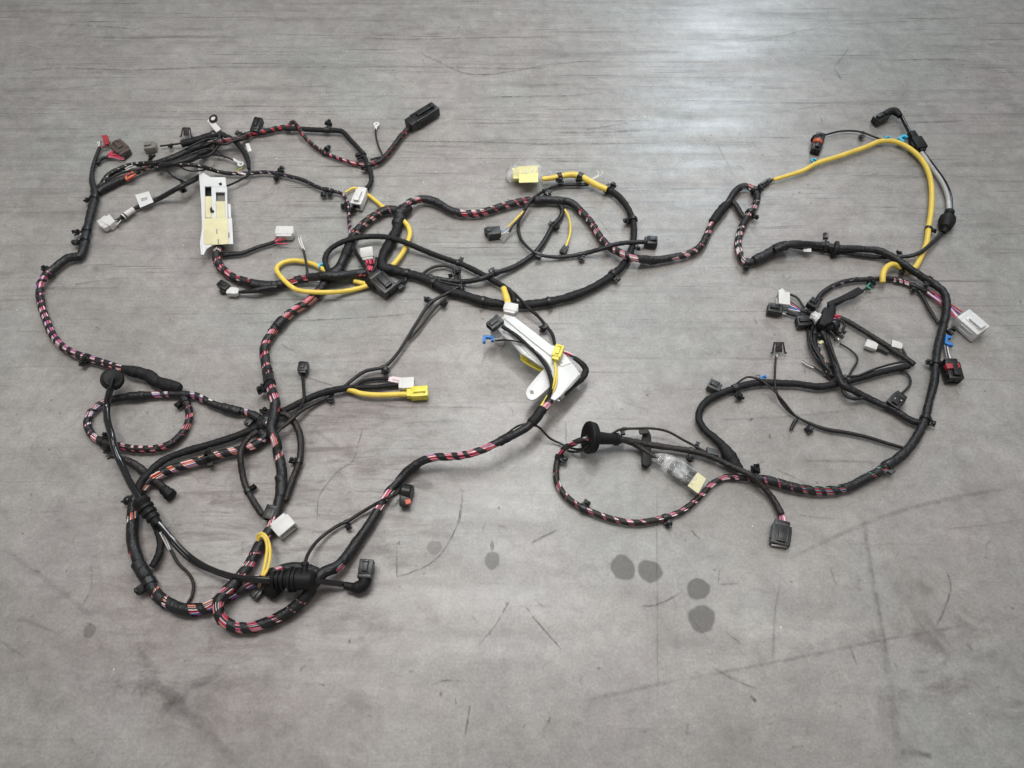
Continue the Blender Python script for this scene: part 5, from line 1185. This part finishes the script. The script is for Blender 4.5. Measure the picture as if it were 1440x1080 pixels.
# ================================================================== clips along the cables
for c_ in ((125, 281, 'round'), (108, 327, 'edge'), (107, 341, 'edge'), (63, 378, 'tab'), (117, 511, 'tab'), (213, 221, 'round', 1.2), (257, 267, 'round'), (335, 188, 'tab'), (462, 173, 'tab', 1.15), (460, 209, 'edge'),
           (507, 219, 'tab', 1.2), (514, 236, 'tab'), (396, 238, 'tab'), (388, 250, 'round'), (455, 273, 'round'), (464, 273, 'round', 0.8), (485, 290, 'tab'), (496, 296, 'tab', 1.1),
           (542, 521, 'round', 1.05), (603, 423, 'round', 1.1), (625, 427, 'tab'), (465, 562, 'tab', 0.9), (411, 648, 'tab', 0.9), (356, 686, 'edge', 0.8), (367, 548, 'tab', 1.2), (253, 569, 'edge'), (149, 613, 'tab'), (152, 633, 'tab', 1.1),
           (295, 650, 'band', 1.1), (350, 594, 'edge', 1.1), (372, 578, 'tab'), (179, 704, 'round', 1.0), (203, 826, 'edge', 1.2), (490, 741, 'tab', 0.8), (293, 636, 'band', 0.9),
           (787, 253, 'tab', 1.1), (814, 254, 'band', 1.4), (858, 264, 'tab', 1.2), (769, 271, 'edge', 1.1), (880, 311, 'tab', 0.9), (897, 350, 'tab', 0.8), (868, 393, 'tab', 0.9), (783, 320, 'band', 1.3), (774, 314, 'band', 1.0),
           (818, 364, 'tab', 1.0), (757, 361, 'band', 1.4), (692, 381, 'band', 1.4), (649, 364, 'tab', 0.7), (641, 384, 'edge', 0.9), (649, 404, 'round', 1.2), (605, 390, 'band', 1.4), (765, 461, 'round', 1.0), (773, 430, 'tab', 0.6), (676, 432, 'band', 0.6),
           (1067, 268, 'tab', 0.9), (1063, 306, 'tab', 0.9), (1049, 376, 'tab', 1.0), (1161, 333, 'edge', 1.0), (1212, 192, 'round', 0.9), (1313, 325, 'tab', 0.8), (1306, 510, 'tab', 0.9), (1303, 399, 'tab', 0.9), (1265, 358, 'round', 0.9),
           (1285, 407, 'tab', 0.9), (1268, 383, 'tab', 0.8), (792, 646, 'tab', 1.0), (824, 709, 'tab', 1.0), (940, 736, 'round', 0.9), (970, 645, 'round', 0.9), (1062, 661, 'edge', 1.2), (1040, 557, 'round', 1.1), (1138, 604, 'round', 1.0),
           (1246, 655, 'band', 1.2), (1306, 593, 'tab', 0.9), (1226, 398, 'tab', 1.0), (1163, 516, 'tab', 0.8), (240, 207, 'edge', 0.7), (979, 628, 'band', 0.8), (876, 610, 'band', 0.9), (1172, 462, 'edge', 0.9), (1176, 453, 'tab', 0.9), (1192, 536, 'band', 0.8), (1147, 470, 'band', 0.8), (303, 197, 'band', 0.9), (278, 214, 'band', 0.9), (246, 228, 'band', 0.9), (222, 236, 'round', 0.8), (530, 396, 'edge', 0.9), (568, 398, 'tab', 0.8), (612, 398, 'band', 0.9), (634, 388, 'edge', 0.7)):
    clip(*c_)

# ================================================================== clear bags
def film_bag(rows, zb, zt, name, label, neck=None):
    """crumpled film tube through picture outline rows [(left xy, right xy, height mm)]"""
    bm = bmesh.new(); loops = []; m = 20
    for (a, b, h) in rows:
        A, B = at(a[0], a[1], 0.004), at(b[0], b[1], 0.004); c = (A + B) / 2; half = (B - A) / 2
        L = []
        for k in range(m):
            t = 2 * math.pi * k / m
            ct, st = math.cos(t), math.sin(t)
            ex = math.copysign(abs(ct) ** 0.6, ct); ez = math.copysign(abs(st) ** 0.8, st)
            jit = Vector((rng.uniform(-1, 1), rng.uniform(-1, 1), rng.uniform(-1, 1))) * 0.0028
            co = c + half * ex + Vector((0, 0, h / 2000 + h / 2000 * ez)) + jit
            co.z = max(co.z, 0.0012)
            L.append(bm.verts.new(co))
        loops.append(L)
    for i in range(len(loops) - 1):
        for k in range(m):
            bm.faces.new((loops[i][k], loops[i][(k + 1) % m], loops[i + 1][(k + 1) % m], loops[i + 1][k]))
    bm.faces.new(loops[-1])
    bmesh.ops.recalc_face_normals(bm, faces=bm.faces)
    mb = MB(); mb.bm(bm)
    o = mb.build('film', M['film'], None, angle=None)
    e = bpy.data.objects.new(name, None); COL.objects.link(e)
    o.parent = e
    e['label'] = label; e['category'] = 'plastic bag'; e['group'] = 'clear bags over connectors'
    return e
b1 = film_bag([((774, 248), (774, 255), 26), ((764, 245), (765, 258), 28), ((757, 238), (758, 262), 32), ((750, 236), (751, 259), 36), ((741, 235), (742, 259), 38), ((731, 235), (732, 259), 38), ((722, 236), (723, 259), 32), ((716, 239), (716, 258), 24), ((712, 242), (712, 254), 12)], 0, 30, 'plastic_bag', 'clear plastic bag with bright yellow tag at end of yellow conduit')
slab([(729, 234), (756, 232.5), (757, 256), (730, 257)], 36, 1.2, 'ylabel', 'yellow_tag', b1)
slab([(720.5, 236), (730, 235), (730, 251), (721.5, 251)], 30, 5, 'ylabel', 'yellow_tag', b1)
C_((757, 246), (723, 247), 24, 18, 'yellowp', z=16, latch=False, label='yellow connector inside the clear bag', cells=3)
b2 = film_bag([((921, 640), (913, 652), 18), ((933, 641), (921, 658), 22), ((945, 646), (934, 668), 26), ((957, 653), (946, 676), 26), ((968, 659), (957, 684), 26), ((980, 667), (968, 692), 24), ((992, 676), (980, 698), 18), ((997, 680), (984, 700), 8)], 0, 30, 'plastic_bag', 'clear plastic bag with pale yellow label around a dark connector')
slab([(981, 664), (993, 673), (982, 694), (967, 683)], 27, 1.0, 'label', 'yellow_label', b2)
C_((942, 655), (976, 675), 30, 20, 'dgrey', z=13, ribs=5, cells=4, label='dark connector inside the clear bag')
